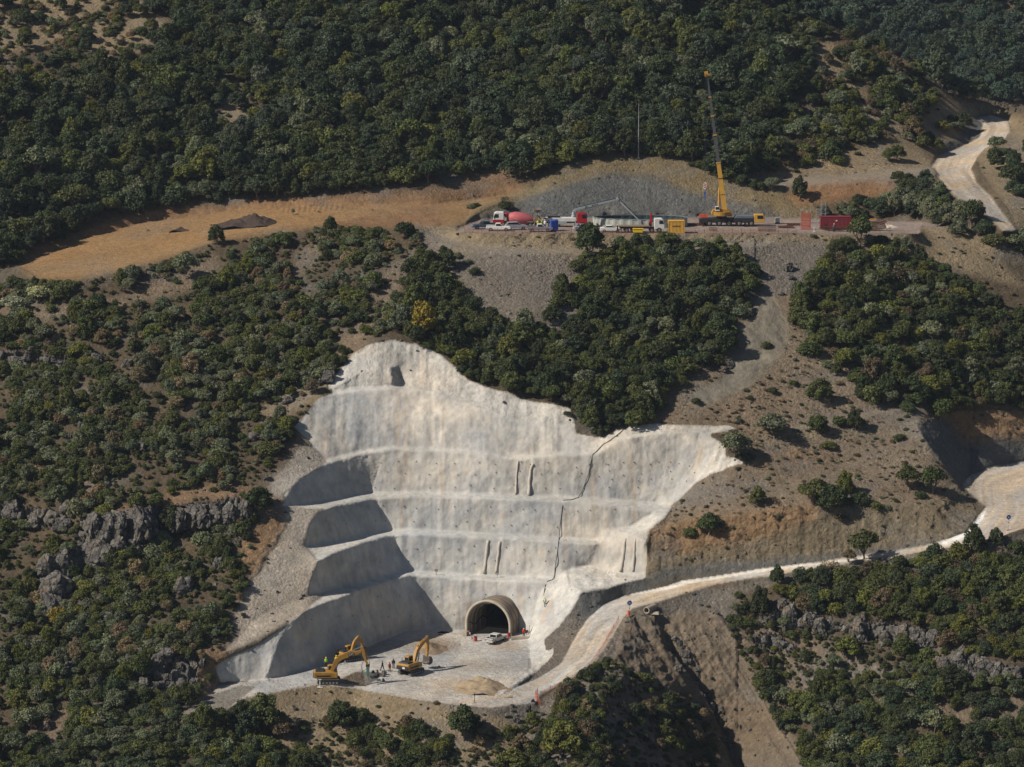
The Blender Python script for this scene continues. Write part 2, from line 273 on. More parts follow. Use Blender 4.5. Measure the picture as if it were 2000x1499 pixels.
CON = [KEYS.index(k) for k in ('conc', 'concw', 'bench', 'dust')]
for k in (1, 2, 3):                                             # close hairline gaps between neighbouring outlines
    for ax in (0, 1):
        C_ = np.isin(MI, CON); up_ = np.roll(C_, k, ax); dn_ = np.roll(C_, -1, ax); g_ = ~C_ & up_ & dn_
        for k2 in range(2, 4 - k + 1): g_ |= ~C_ & up_ & np.roll(C_, -k2, ax)
        for A_r in (MI, TH, AL, WT): A_r[g_] = np.roll(A_r, k, ax)[g_]
print('painted')
TUN_U, TUN_V = 953.0, 1240.0
# --- integrate: least squares over log depth
def gradients():
    th = np.radians(TH); al = np.radians(AL)
    nx = np.sin(th) * np.sin(al); ny = -np.sin(th) * np.cos(al); nz = np.cos(th)
    a = (UU - CX) / FPX; b = (CY - VV) / FPX
    nF = ny * FV[1] + nz * FV[2]; nU = ny * UV[1] + nz * UV[2]
    nr = np.minimum(nF + a * nx + b * nU, -.045)
    return -nx / (FPX * nr) * ST, nU / (FPX * nr) * ST
def blur(a, n=1):
    for _ in range(n):
        a = np.pad(a, 1, 'edge'); a = (a[:-2] + 2 * a[1:-1] + a[2:]) / 4; a = (a[:, :-2] + 2 * a[:, 1:-1] + a[:, 2:]) / 4
    return a
GU, GV = gradients()
CM_ = blur(np.isin(MI, [KEYS.index(k) for k in ('conc', 'concw', 'bench')]).astype(float), 1)
GU = GU * (1 - CM_) + blur(GU, 2) * CM_; GV = GV * (1 - CM_) + blur(GV, 2) * CM_
LAY = FARH.astype(np.int8)
def edges(gu, gv, w, lay):
    eu = (gu[:, 1:] + gu[:, :-1]) / 2; ev = (gv[1:] + gv[:-1]) / 2
    wu = np.minimum(w[:, 1:], w[:, :-1]) * (lay[:, 1:] == lay[:, :-1]); wv = np.minimum(w[1:], w[:-1]) * (lay[1:] == lay[:-1])
    return eu, ev, wu, wv
def solve(L, eu, ev, wu, wv, anc, lam, iters):
    def Aop(x):
        r = lam * x
        d = wu * (x[:, 1:] - x[:, :-1]); r[:, 1:] += d; r[:, :-1] -= d
        d = wv * (x[1:] - x[:-1]); r[1:] += d; r[:-1] -= d
        return r
    b = lam * anc
    t = wu * eu; b[:, 1:] += t; b[:, :-1] -= t
    t = wv * ev; b[1:] += t; b[:-1] -= t
    dg = lam.copy(); dg[:, 1:] += wu; dg[:, :-1] += wu; dg[1:] += wv; dg[:-1] += wv
    Mi = 1 / dg; r = b - Aop(L); z = Mi * r; p = z.copy(); rz = (r * z).sum()
    for _ in range(iters):
        Ap = Aop(p); al = rz / (p * Ap).sum(); L += al * p; r -= al * Ap; z = Mi * r
        r2 = (r * z).sum()
        if r2 < 1e-16: break
        p = z + r2 / rz * p; rz = r2
    return L
ANC = np.full(UU.shape, 0.0); LAM = np.full(UU.shape, 1e-9)
def anchor(u, v, D, w=.5):
    j = int(round((u - us[0]) / ST)); i = int(round((v - vs[0]) / ST)); ANC[i, j] = math.log(D); LAM[i, j] = w
def down(a, mode='mean'):
    h, w = a.shape[0] // 2 * 2, a.shape[1] // 2 * 2
    b = a[:h, :w].reshape(h // 2, 2, w // 2, 2)
    return b.sum((1, 3)) if mode == 'sum' else b.mean((1, 3)) if mode == 'mean' else b[:, 0, :, 0]
anchor(900, 1260, 594, 2.0)
anchor(1900, 60, 1080, .5); anchor(1700, 20, 1060, .3)
pyr = [(GU, GV, WT, LAY, ANC * LAM, LAM)]
for k in range(5):
    g, h, w, l, al_, lm = pyr[-1]
    pyr.append((down(g) * 2, down(h) * 2, down(w), down(l, 'pick'), down(al_, 'sum'), down(lm, 'sum')))
L = None
for k in range(5, -1, -1):
    g, h, w, l, al_, lm = pyr[k]
    if L is None: L = np.full(g.shape, math.log(620.0))
    else:
        Lc = np.repeat(np.repeat(L, 2, 0), 2, 1); Lc = blur(np.pad(Lc, ((0, max(0, g.shape[0] - Lc.shape[0])), (0, max(0, g.shape[1] - Lc.shape[1]))), 'edge'), 1)
        L = Lc[:g.shape[0], :g.shape[1]]
    eu, ev, wu, wv = edges(g, h, w, l)
    L = solve(L, eu, ev, wu, wv, al_ / lm, lm, (600, 400, 300, 250, 200, 160)[5 - k])
def hblur(a, n):
    k = np.exp(-.5 * (np.arange(-n, n + 1) / (n / 2.2)) ** 2); k /= k.sum(); q = np.pad(a, ((0, 0), (n, n)), 'edge')
    return sum(k[i] * q[:, i:i + a.shape[1]] for i in range(2 * n + 1))
BM = blur(pmask([(715, 745), (1120, 800), (1180, 870), (1300, 850), (1340, 870), (1300, 985), (1170, 1050), (1150, 1100), (1060, 1140), (1020, 1175), (860, 1170), (810, 1110), (770, 1035), (735, 960), (700, 880)], 0).astype(float), 6)
L = L * (1 - BM) + hblur(L, 11) * BM
DD = np.exp(L)
A_ = (UU - CX) / FPX; B_ = (CY - VV) / FPX
def points(D):
    return np.stack([D * A_, D * (FV[1] + B_ * UV[1]), CAM_Z + D * (FV[2] + B_ * UV[2])], -1)
P0 = points(DD)
print('solved', DD.min(), DD.max())
def at(u, v):
    """ground point seen at photograph pixel u, v"""
    x = min(max((u - us[0]) / ST, 0), NU - 1.001); y = min(max((v - vs[0]) / ST, 0), NV - 1.001)
    j, i = int(x), int(y); fx, fy = x - j, y - i
    q = PG[i, j] * (1 - fx) * (1 - fy) + PG[i, j + 1] * fx * (1 - fy) + PG[i + 1, j] * (1 - fx) * fy + PG[i + 1, j + 1] * fx * fy
    return Vector(q)
# --- surface properties and displacement
PR = np.array([[*lin(SURF[k][0]), SURF[k][1], SURF[k][2], SURF[k][3], SURF[k][4]] for k in KEYS])
Q = PR[MI]
soft = [blur(Q[..., i], 2) for i in range(7)]
colr = np.stack(soft[:3], -1); rock, conc, grav, disp = soft[3:]
X, Y, Z = P0[..., 0], P0[..., 1], P0[..., 2]
hardk = [KEYS.index(k) for k in ('road', 'roadw', 'floor', 'conc', 'concw', 'bench', 'deck', 'cliff')]
HM = ~np.isin(MI, hardk); hw = HM.astype(float); den = blur(hw, 22) + 1e-6
WNAT = blur(hw, 2)[..., None]
for ch in (range(3),):
    nat = np.stack([blur(Q[..., i] * hw, 22) / den for i in range(3)], -1)
    colr = np.where(HM[..., None], nat, colr)
def polydist(pts):
    d = np.full(UU.shape, 1e3); sgn = np.zeros(UU.shape); run = 0.0; al_ = np.zeros(UU.shape)
    for (ax, ay), (bx, by) in zip(pts[:-1], pts[1:]):
        L_ = math.hypot(bx - ax, by - ay); t = np.clip(((UU - ax) * (bx - ax) + (VV - ay) * (by - ay)) / L_ ** 2, 0, 1)
        q = np.hypot(UU - ax - t * (bx - ax), VV - ay - t * (by - ay)); s = np.sign((UU - ax) * (by - ay) - (VV - ay) * (bx - ax)); nb = q < d
        d = np.where(nb, q, d); sgn = np.where(nb, s, sgn); al_ = np.where(nb, run + t * L_, al_); run += L_
    return d, sgn, al_
rd, rs, ra = polydist([(900, 1372), (1000, 1358), (1075, 1325), (1130, 1275), (1160, 1225), (1205, 1188), (1300, 1158), (1480, 1122), (1700, 1090), (1850, 1066), (1920, 1030), (1945, 990), (1940, 950), (2000, 930)])
rd2, rs2, ra2 = polydist([(1922, 225), (1945, 250), (1930, 275), (1870, 305), (1855, 335), (1885, 370), (1920, 405), (1975, 445)])
gd, gs, ga = polydist([(1285, 1205), (1310, 1260), (1340, 1300), (1370, 1335), (1420, 1430), (1446, 1490), (1500, 1690)])
lane = fbm(rd * rs / 7 * (1 + 0 * rd), wz, ra / 150, 4, 101) * (rd < 60) + fbm(rd2 * rs2 / 6, wz, ra2 / 120, 4, 103) * (rd2 < 60)
RM = ((MI == KEYS.index('road')) | (MI == KEYS.index('roadw')))
colr = colr * (1 + np.where(RM, lane * .34, 0)[..., None]) * (1 + np.where(RM, fbm(rd / 9, wz + 3, ra / 90, 3, 107) * .25, 0)[..., None] * np.array([.7, 0, -1.0]))
FM = MI == KEYS.index('floor')
fl = fbm(X / 7, Y / 13, wz, 4, 111); fl2 = fbm(X / 3, Y / 9, wz + 2, 4, 113)
colr = colr * (1 + np.where(FM, fl * .22 + fl2 * .18, 0)[..., None]) * (1 + np.where(FM, fl * .2, 0)[..., None] * np.array([.6, 0, -.9]))
for (cu, cv_, ru, rv, cc) in ((845, 1262, 48, 16, (132, 112, 92)), (990, 1280, 40, 26, (150, 146, 140)), (930, 1300, 50, 12, (148, 140, 130)), (985, 1262, 34, 10, (150, 132, 112)), (900, 1335, 70, 14, (168, 150, 126)), (720, 1265, 60, 20, (140, 134, 126))):
    w_ = np.exp(-(((UU + WU * 1.5 - cu) / ru) ** 2 + ((VV + WVn * .8 - cv_) / rv) ** 2) ** 1.5)[..., None] * FM[..., None] * .75
    colr = colr * (1 - w_) + w_ * np.array(lin(cc))
thb = blur(np.radians(TH), 2); alb = blur(np.radians(AL), 2)
NRM = np.stack([np.sin(thb) * np.sin(alb), -np.sin(thb) * np.cos(alb), np.cos(thb)], -1)
H = X * np.cos(alb) + Y * np.sin(alb)                           # distance along the slope
n_big = fbm(X / 9, Y / 9, Z / 9, 4, 3)
n_rock = fbm(X / 2.6, Y / 2.6, Z / 2.2, 4, 7, True)
n_rill = fbm(H / 1.3, Y * 0 + 1, Z / 9, 3, 9)
n_wave = fbm(X / 4.5, Y / 4.5, Z / 6, 3, 31)
steep = np.clip((np.degrees(thb) - 30) / 20, 0, 1)
def cells(x, y, s):
    ix, iy = np.floor(x).astype(np.int64), np.floor(y).astype(np.int64); z0 = ix * 0
    best = np.full(x.shape, 9.0); val = np.zeros(x.shape); sec = np.full(x.shape, 9.0)
    for a in (-1, 0, 1):
        for b_ in (-1, 0, 1):
            cx = ix + a + .5 + .42 * _h(ix + a, iy + b_, z0, s); cy = iy + b_ + .5 + .42 * _h(ix + a, iy + b_, z0, s + 1)
            d = np.hypot(x - cx, y - cy); v = _h(ix + a, iy + b_, z0, s + 2)
            nb = d < best; sec = np.where(nb, best, np.minimum(sec, d)); val = np.where(nb, v, val); best = np.where(nb, d, best)
    return val, sec - best
CLF = blur((MI == KEYS.index('cliff')).astype(float), 1)
cv, ce = cells(H / 2.3 + .4 * n_big, Z / 3.6 + .3 * n_wave, 5)
cv2, ce2 = cells(H / .9 + .4 * n_big, Z / 1.1, 15)
n_block = cv * .9 - 1.0 * np.clip(.16 - ce, 0, .16) / .16 + .35 * cv2 - .3 * np.clip(.14 - ce2, 0, .14) / .14
dsp = CLF * 1.0 * n_block + disp * (1 - .6 * CLF) * ((n_rock * .8 + n_big) * np.clip(rock * 1.2, 0, 1.3) * (1 - conc) + n_rill * .7 * steep * (1 - conc) * np.clip(rock, 0, 1) + conc * (n_wave * 1.15 + n_rill * .42 + n_big * .7 + .40 * fbm(X / 1.5, Y / 1.5, Z / 2.2, 3, 141)) + .5 * n_big * (1 - rock))
wild = np.clip(1 - blur(((MI == KEYS.index('deck')) | (MI == KEYS.index('road')) | (MI == KEYS.index('floor')) | (MI == KEYS.index('orange')) | (MI == KEYS.index('bench'))).astype(float), 3), 0, 1) * (1 - conc)
dsp = dsp + wild * 1.1 * fbm(X / 22, Y / 22, Z / 22, 3, 41)
comb = pmask([(545,404),(672,396),(674,410),(560,417)], 0)
dsp = dsp + comb * .12 * np.clip(np.sin(X / .58 * 2 * pi * .5) * 2, -1, .3) * .6
flow = ((MI == KEYS.index('slide')) | (MI == KEYS.index('spoil')) | (MI == KEYS.index('gravel')) | (MI == KEYS.index('soil'))) & (VV > 1170) & (UU > 1180)
flow = blur(flow.astype(float), 4) * np.clip((VV - 1170) / 60, 0, 1)
acr = (UU - .62 * VV) * np.where(gs > 0, 1, 1)
dsp = dsp + blur((MI == KEYS.index('spoil')).astype(float), 4) * (UU < 1440) * .9 * fbm(X / 3, Y / 3, Z / 3, 3, 131, True)
dsp = dsp + flow * .55 * fbm(acr / 11, wz, VV / 160, 4, 121) - flow * .5 * np.clip(fbm(acr / 26, wz + 5, VV / 300, 3, 123) * 2 - .5, 0, 1)
slp = blur((MI == KEYS.index('slide')).astype(float), 3) * (VV < 900)
dsp = dsp + slp * .8 * fbm((UU + .55 * VV) / 60, wz, (VV - .5 * UU) / 40, 4, 125)
emb = blur(pmask([(880, 456), (1480, 458), (1500, 474), (1150, 484), (1000, 482), (900, 470)], 0).astype(float), 2)
dsp = dsp + emb * .22 * fbm((UU + 1.1 * VV) / 7, wz, VV / 50, 3, 127)
gul = np.exp(-(gd / 7) ** 2) * np.clip((VV - 1215) / 40, 0, 1)
PG = P0 + NRM * dsp[..., None]
PG[..., 2] -= 2.0 * gul; PG[..., 1] += .6 * gul
# colour variation that belongs to the ground itself: patches, seams and stains
var = 1 + .20 * n_big + .16 * fbm(X / 2, Y / 2, Z / 2, 3, 51)
colr = colr * var[..., None]
wm = fbm(X / 16, Y / 16, Z / 10, 3, 61)[..., None]
colr = colr * (1 + np.clip(wm, -.5, .5) * np.array([.08, .01, -.08]))
gx = np.clip(fbm(X / 7, Y / 14, Z / 5, 4, 71) * 2.2 - .15, 0, 1) * np.clip(rock + grav, 0, 1) * (1 - conc) * .55
colr = colr * (1 - gx[..., None]) + gx[..., None] * np.array(lin((112, 108, 102)))
cw = np.clip(fbm(X / 6, Y / 6, Z / 3.5, 4, 81) * 1.9, -1, 1)[..., None] * conc[..., None]
cw2 = np.clip(fbm(X / 12, Y / 12, Z / 6, 4, 83) * 1.8, -1, 1)[..., None] * conc[..., None]
strk = np.clip(fbm(H / 1.1, wz, Z / 16, 3, 85) * 2.4 - .55, 0, 1)[..., None] * np.clip(fbm(X / 14, Y / 14, Z / 8, 2, 87) * 3 + .3, 0, 1)[..., None] * conc[..., None]
colr = colr * (1 + cw * np.array([.07, .045, .0]) + .08 * cw + .14 * cw2 + .03 * cw2 * np.array([1, 0, -1]))
colr = colr * (1 - .5 * strk) + .5 * strk * np.array(lin((176, 148, 112)))
print('displaced')
# --- meshes, one for each kind of ground
PART = np.array([['hillside', 'field', 'road', 'pit_floor', 'platform', 'concrete'].index(SURF[k][5]) for k in KEYS])[MI]
CELL = PART[:-1, :-1]
hole = np.zeros(CELL.shape, bool)
for k_ in (1,):
    ha = [(919,1250),(919,1215),(926,1194),(943,1180),(965,1177),(988,1185),(1002,1204),(1007,1226),(1007,1250)]
    hole = pmask(ha, 0)[:-1, :-1] & (VV[:-1, :-1] < 1237)
def terrain_mesh(name, mask):
    idx = np.arange(NU * NV).reshape(NV, NU)
    q = np.stack([idx[1:, :-1], idx[1:, 1:], idx[:-1, 1:], idx[:-1, :-1]], -1)[mask]
    used = np.unique(q); remap = np.full(NU * NV, -1); remap[used] = np.arange(len(used)); q = remap[q]
    me = bpy.data.meshes.new(name)
    me.vertices.add(len(used)); me.vertices.foreach_set('co', PG.reshape(-1, 3)[used].astype(np.float32).ravel())
    me.loops.add(q.size); me.loops.foreach_set('vertex_index', q.ravel().astype(np.int32))
    me.polygons.add(len(q)); me.polygons.foreach_set('loop_start', np.arange(0, q.size, 4, dtype=np.int32))
    me.polygons.foreach_set('loop_total', np.full(len(q), 4, np.int32))
    me.polygons.foreach_set('use_smooth', np.ones(len(q), bool))
    me.update(calc_edges=True)
    c = me.color_attributes.new('Col', 'FLOAT_COLOR', 'POINT')
    c.data.foreach_set('color', np.concatenate([np.clip(colr, 0.004, 1), np.ones(UU.shape + (1,))], -1).reshape(-1, 4)[used].astype(np.float32).ravel())
    c = me.color_attributes.new('Det', 'FLOAT_COLOR', 'POINT')
    c.data.foreach_set('color', np.stack([rock, conc, grav, np.ones_like(rock)], -1).reshape(-1, 4)[used].astype(np.float32).ravel())
    o = bpy.data.objects.new(name, me); COL.objects.link(o)
    return o
# ------------------------------------------------------------------ materials
class NT:
    def __init__(s, name):
        s.m = bpy.data.materials.new(name); s.m.use_nodes = True; s.t = s.m.node_tree; s.b = s.t.nodes['Principled BSDF']
        s.b.inputs['Roughness'].default_value = .9; s.b.inputs['Specular IOR Level'].default_value = .2
    def n(s, t, **k):
        o = s.t.nodes.new(t)
        for a, v in k.items(): setattr(o, a, v)
        return o
    def l(s, a, b): s.t.links.new(a, b)
    def math(s, op, a, b=None, c=None, clamp=False):
        o = s.n('ShaderNodeMath', operation=op); o.use_clamp = clamp
        for i, x in enumerate((a, b, c)):
            if x is None: continue
            if isinstance(x, (int, float)): o.inputs[i].default_value = x
            else: s.l(x, o.inputs[i])
        return o.outputs[0]
    def noise(s, vec, scale, detail=4, rough=.6):
        o = s.n('ShaderNodeTexNoise'); o.inputs['Scale'].default_value = scale; o.inputs['Detail'].default_value = detail; o.inputs['Roughness'].default_value = rough
        if vec is not None: s.l(vec, o.inputs['Vector'])
        return o.outputs['Fac']
    def ramp(s, f, stops):
        o = s.n('ShaderNodeValToRGB'); e = o.color_ramp.elements
        while len(e) < len(stops): e.new(.5)
        for i, (p, c) in enumerate(stops): e[i].position = p; e[i].color = (*c, 1) if len(c) == 3 else c
        s.l(f, o.inputs[0]); return o.outputs[0]
    def mix(s, f, a, b, bt='MIX'):
        o = s.n('ShaderNodeMix', data_type='RGBA', blend_type=bt)
        if isinstance(f, (int, float)): o.inputs[0].default_value = f
        else: s.l(f, o.inputs[0])
        for i, x in ((6, a), (7, b)):
            if isinstance(x, tuple): o.inputs[i].default_value = (*x[:3], 1)
            else: s.l(x, o.inputs[i])
        return o.outputs[2]
    def mapping(s, vec, sc):
        o = s.n('ShaderNodeMapping'); o.inputs['Scale'].default_value = sc; s.l(vec, o.inputs[0]); return o.outputs[0]

def ground_material():
    g = NT('ground'); tc = g.n('ShaderNodeNewGeometry').outputs['Position']
    col = g.n('ShaderNodeVertexColor', layer_name='Col').outputs[0]
    det = g.n('ShaderNodeSeparateColor'); g.l(g.n('ShaderNodeVertexColor', layer_name='Det').outputs[0], det.inputs[0])
    rock, conc, grav0 = det.outputs
    grav = g.math('MULTIPLY', grav0, g.ramp(g.noise(tc, .16, 4, .6), [(.35, (.25,) * 3), (.65, (1,) * 3)]))
    # gravel and stones: pale and dark flecks
    vo = g.n('ShaderNodeTexVoronoi'); vo.inputs['Scale'].default_value = 1.9; g.l(tc, vo.inputs['Vector'])
    vo2 = g.n('ShaderNodeTexVoronoi'); vo2.inputs['Scale'].default_value = 4.2; g.l(tc, vo2.inputs['Vector'])
    s1 = g.n('ShaderNodeSeparateColor'); g.l(vo.outputs['Color'], s1.inputs[0])
    s2 = g.n('ShaderNodeSeparateColor'); g.l(vo2.outputs['Color'], s2.inputs[0])
    f1 = g.ramp(s1.outputs[0], [(0, (.84,) * 3), (.7, (1.0,) * 3), (.93, (1.06,) * 3), (1, (1.6,) * 3)])
    f2 = g.ramp(s2.outputs[1], [(0, (.74,) * 3), (.3, (.98,) * 3), (.9, (1.04,) * 3), (1, (1.45,) * 3)])
    ns = g.ramp(g.noise(tc, .9, 6, .7), [(.25, (.66,) * 3), (.5, (1,) * 3), (.75, (1.3,) * 3)])
    m = g.mix(grav, (1, 1, 1), g.mix(1.0, f1, f2, 'MULTIPLY'))
    c = g.mix(1.0, g.mix(1.0, col, m, 'MULTIPLY'), g.mix(g.math('SUBTRACT', 1.0, g.math('MULTIPLY', conc, .6)), (1, 1, 1), ns), 'MULTIPLY')
    # sprayed concrete: water stains run down it, pale lime and rust
    st = g.noise(g.mapping(tc, (.9, .9, .09)), 1.0, 5, .65)
    patch = g.noise(tc, .11, 3, .5)
    rust = g.math('MULTIPLY', g.ramp(st, [(.56, (0,) * 3), (.68, (1,) * 3)]), g.ramp(patch, [(.46, (0,) * 3), (.58, (1,) * 3)]))
    c = g.mix(g.math('MULTIPLY', g.math('MULTIPLY', rust, conc), .38), c, lin((190, 158, 118)))
    st2 = g.noise(g.mapping(tc, (.8, .8, .05)), 1.0, 4, .6)
    dark = g.ramp(st2, [(.36, (.88, .88, .89)), (.5, (1, 1, 1)), (.7, (1.05, 1.04, 1.02))])
    c = g.mix(conc, c, g.mix(1.0, c, dark, 'MULTIPLY'))
    lime = g.ramp(g.noise(tc, .28, 5, .62), [(.33, (.86, .87, .89)), (.5, (1, .99, .98)), (.68, (1.08, 1.06, 1.02))])
    c = g.mix(conc, c, g.mix(1.0, c, lime, 'MULTIPLY'))
    g.l(c, g.b.inputs['Base Color'])
    # relief
    h = g.math('ADD', g.math('MULTIPLY', g.noise(tc, 1.1, 8, .72), g.math('ADD', g.math('MULTIPLY', rock, 1.2), .35)), g.math('MULTIPLY', vo.outputs['Distance'], g.math('MULTIPLY', grav, -.5)))
    h2 = g.math('MULTIPLY', g.noise(tc, .5, 6, .55), .4)
    hh = g.n('ShaderNodeMix', data_type='FLOAT'); g.l(conc, hh.inputs[0]); g.l(h, hh.inputs[2]); g.l(h2, hh.inputs[3])
    bp = g.n('ShaderNodeBump'); bp.inputs['Distance'].default_value = .8; bp.inputs['Strength'].default_value = .8; g.l(hh.outputs[0], bp.inputs['Height']); g.l(bp.outputs[0], g.b.inputs['Normal'])
    g.b.inputs['Specular IOR Level'].default_value = .1
    return g.m
M_GROUND = ground_material()
TERR = {}
for i, (nm, nice) in enumerate((('hillside', 'hillside'), ('field', 'field'), ('road', 'dirt_road'), ('pit_floor', 'pit_floor'), ('platform', 'platform_ground'), ('concrete', 'sprayed_concrete_slope'))):
    o = terrain_mesh(nice, (CELL == i) & ~hole); o.data.materials.append(M_GROUND); tag(o, kind='structure'); TERR[nm] = o
print('terrain built')
# ------------------------------------------------------------------ vegetation
def leaf_material():
    g = NT('foliage')
    t = g.n('ShaderNodeAttribute', attribute_type='INSTANCER', attribute_name='tint').outputs['Color']
    v = g.n('ShaderNodeVertexColor', layer_name='Leaf').outputs[0]
    rnd = g.n('ShaderNodeObjectInfo').outputs['Random']
    pos = g.n('ShaderNodeNewGeometry').outputs['Position']
    nz = g.ramp(g.noise(pos, 1.3, 3, .6), [(.3, (.78, .80, .80)), (.5, (1, 1, 1)), (.7, (1.2, 1.19, 1.1))])
    c = g.mix(1.0, g.mix(1.0, t, v, 'MULTIPLY'), nz, 'MULTIPLY')
    c = g.mix(1.0, c, g.ramp(rnd, [(0, (.78, .80, .82)), (1, (1.25, 1.22, 1.15))]), 'MULTIPLY')
    g.l(c, g.b.inputs['Base Color']); g.b.inputs['Roughness'].default_value = .65; g.b.inputs['Specular IOR Level'].default_value = .25
    tr = g.n('ShaderNodeBsdfTranslucent'); g.l(g.mix(1.0, c, (1.2, 1.25, .6), 'MULTIPLY'), tr.inputs[0])
    mx = g.n('ShaderNodeMixShader'); mx.inputs[0].default_value = .18; g.l(g.b.outputs[0], mx.inputs[1]); g.l(tr.outputs[0], mx.inputs[2])
    g.l(mx.outputs[0], g.t.nodes['Material Output'].inputs[0])
    return g.m
def plain_material(name, c, rough=.6, spec=.3, metal=0, var=.25, sc=2.0):
    g = NT(name); tc = g.n('ShaderNodeTexCoord').outputs['Object']
    f = g.ramp(g.noise(tc, sc, 5, .65), [(.3, (1 - var,) * 3), (.7, (1 + var * .6,) * 3)])
    g.l(g.mix(1.0, tuple(lin(c)), f, 'MULTIPLY'), g.b.inputs['Base Color'])
    g.b.inputs['Roughness'].default_value = rough; g.b.inputs['Specular IOR Level'].default_value = spec; g.b.inputs['Metallic'].default_value = metal
    return g.m
M_LEAF = leaf_material()
M_BARK = plain_material('bark', (120, 108, 96), .9, .1, 0, .35, 3)
def mesh_np(name, V, Fq, mat, smooth=False):
    me = bpy.data.meshes.new(name); V = np.asarray(V, np.float32); Fq = np.asarray(Fq, np.int32)
    me.vertices.add(len(V)); me.vertices.foreach_set('co', V.ravel())
    me.loops.add(Fq.size); me.loops.foreach_set('vertex_index', Fq.ravel())
    k = Fq.shape[1]; me.polygons.add(len(Fq)); me.polygons.foreach_set('loop_start', np.arange(0, Fq.size, k, dtype=np.int32)); me.polygons.foreach_set('loop_total', np.full(len(Fq), k, np.int32))
    if smooth: me.polygons.foreach_set('use_smooth', np.ones(len(Fq), bool))
    me.update(calc_edges=True); me.materials.append(mat); return me
def crown_mesh(seed, n=2000, lobes=16, flat=.8, lift=.55, leaf=.085, spread=.62, lr=(.30, .48), airy=0.0):
    r = np.random.RandomState(seed)
    cs = []
    for k in range(lobes):
        for _ in range(30):
            d = r.normal(size=3); d /= np.linalg.norm(d); d[2] = abs(d[2]) * 1.1 - .35
            p = d * spread * (.55 + .45 * r.rand()) * np.array([1, 1, flat])
            if all(np.linalg.norm(p - q) > .16 for q, _, _ in cs): break
        cs.append((p, r.uniform(*lr), r.uniform(.84, 1.18)))
    ids = r.randint(0, lobes, n)
    C0 = np.array([c[0] for c in cs])[ids]; R0 = np.array([c[1] for c in cs])[ids]; B0 = np.array([c[2] for c in cs])[ids]
    d = r.normal(size=(n, 3)); d /= np.linalg.norm(d, axis=1)[:, None]; d[:, 2] = np.where(d[:, 2] < -.4, -d[:, 2], d[:, 2])
    rad = R0 * (1 - .35 * r.rand(n) ** 2) * (1 + .10 * r.normal(size=n))
    P = C0 + d * rad[:, None] * np.array([1, 1, .85])
    P[:, 2] += lift
    nrm = d + .55 * r.normal(size=(n, 3)); nrm /= np.linalg.norm(nrm, axis=1)[:, None]
    t = np.cross(nrm, r.normal(size=(n, 3))); t /= np.linalg.norm(t, axis=1)[:, None]; b = np.cross(nrm, t)
    s = leaf * r.uniform(.6, 1.5, n)[:, None]; w = s * r.uniform(.5, .9, n)[:, None]
    V = np.stack([P - t * s, P + b * w, P + t * s, P - b * w], 1).reshape(-1, 3)
    me = mesh_np('crown', V, np.arange(4 * n).reshape(n, 4), M_LEAF)
    L = (B0 * r.uniform(.78, 1.25, n)); c = np.stack([L * r.uniform(.9, 1.1, n), L, L * r.uniform(.8, 1.1, n), np.ones(n)], 1)
    a = me.color_attributes.new('Leaf', 'FLOAT_COLOR', 'POINT'); a.data.foreach_set('color', np.repeat(c, 4, 0).astype(np.float32).ravel())
    me['lobes'] = [float(x) for q in cs[:8] for x in (q[0] + np.array([0, 0, lift]))]
    return me
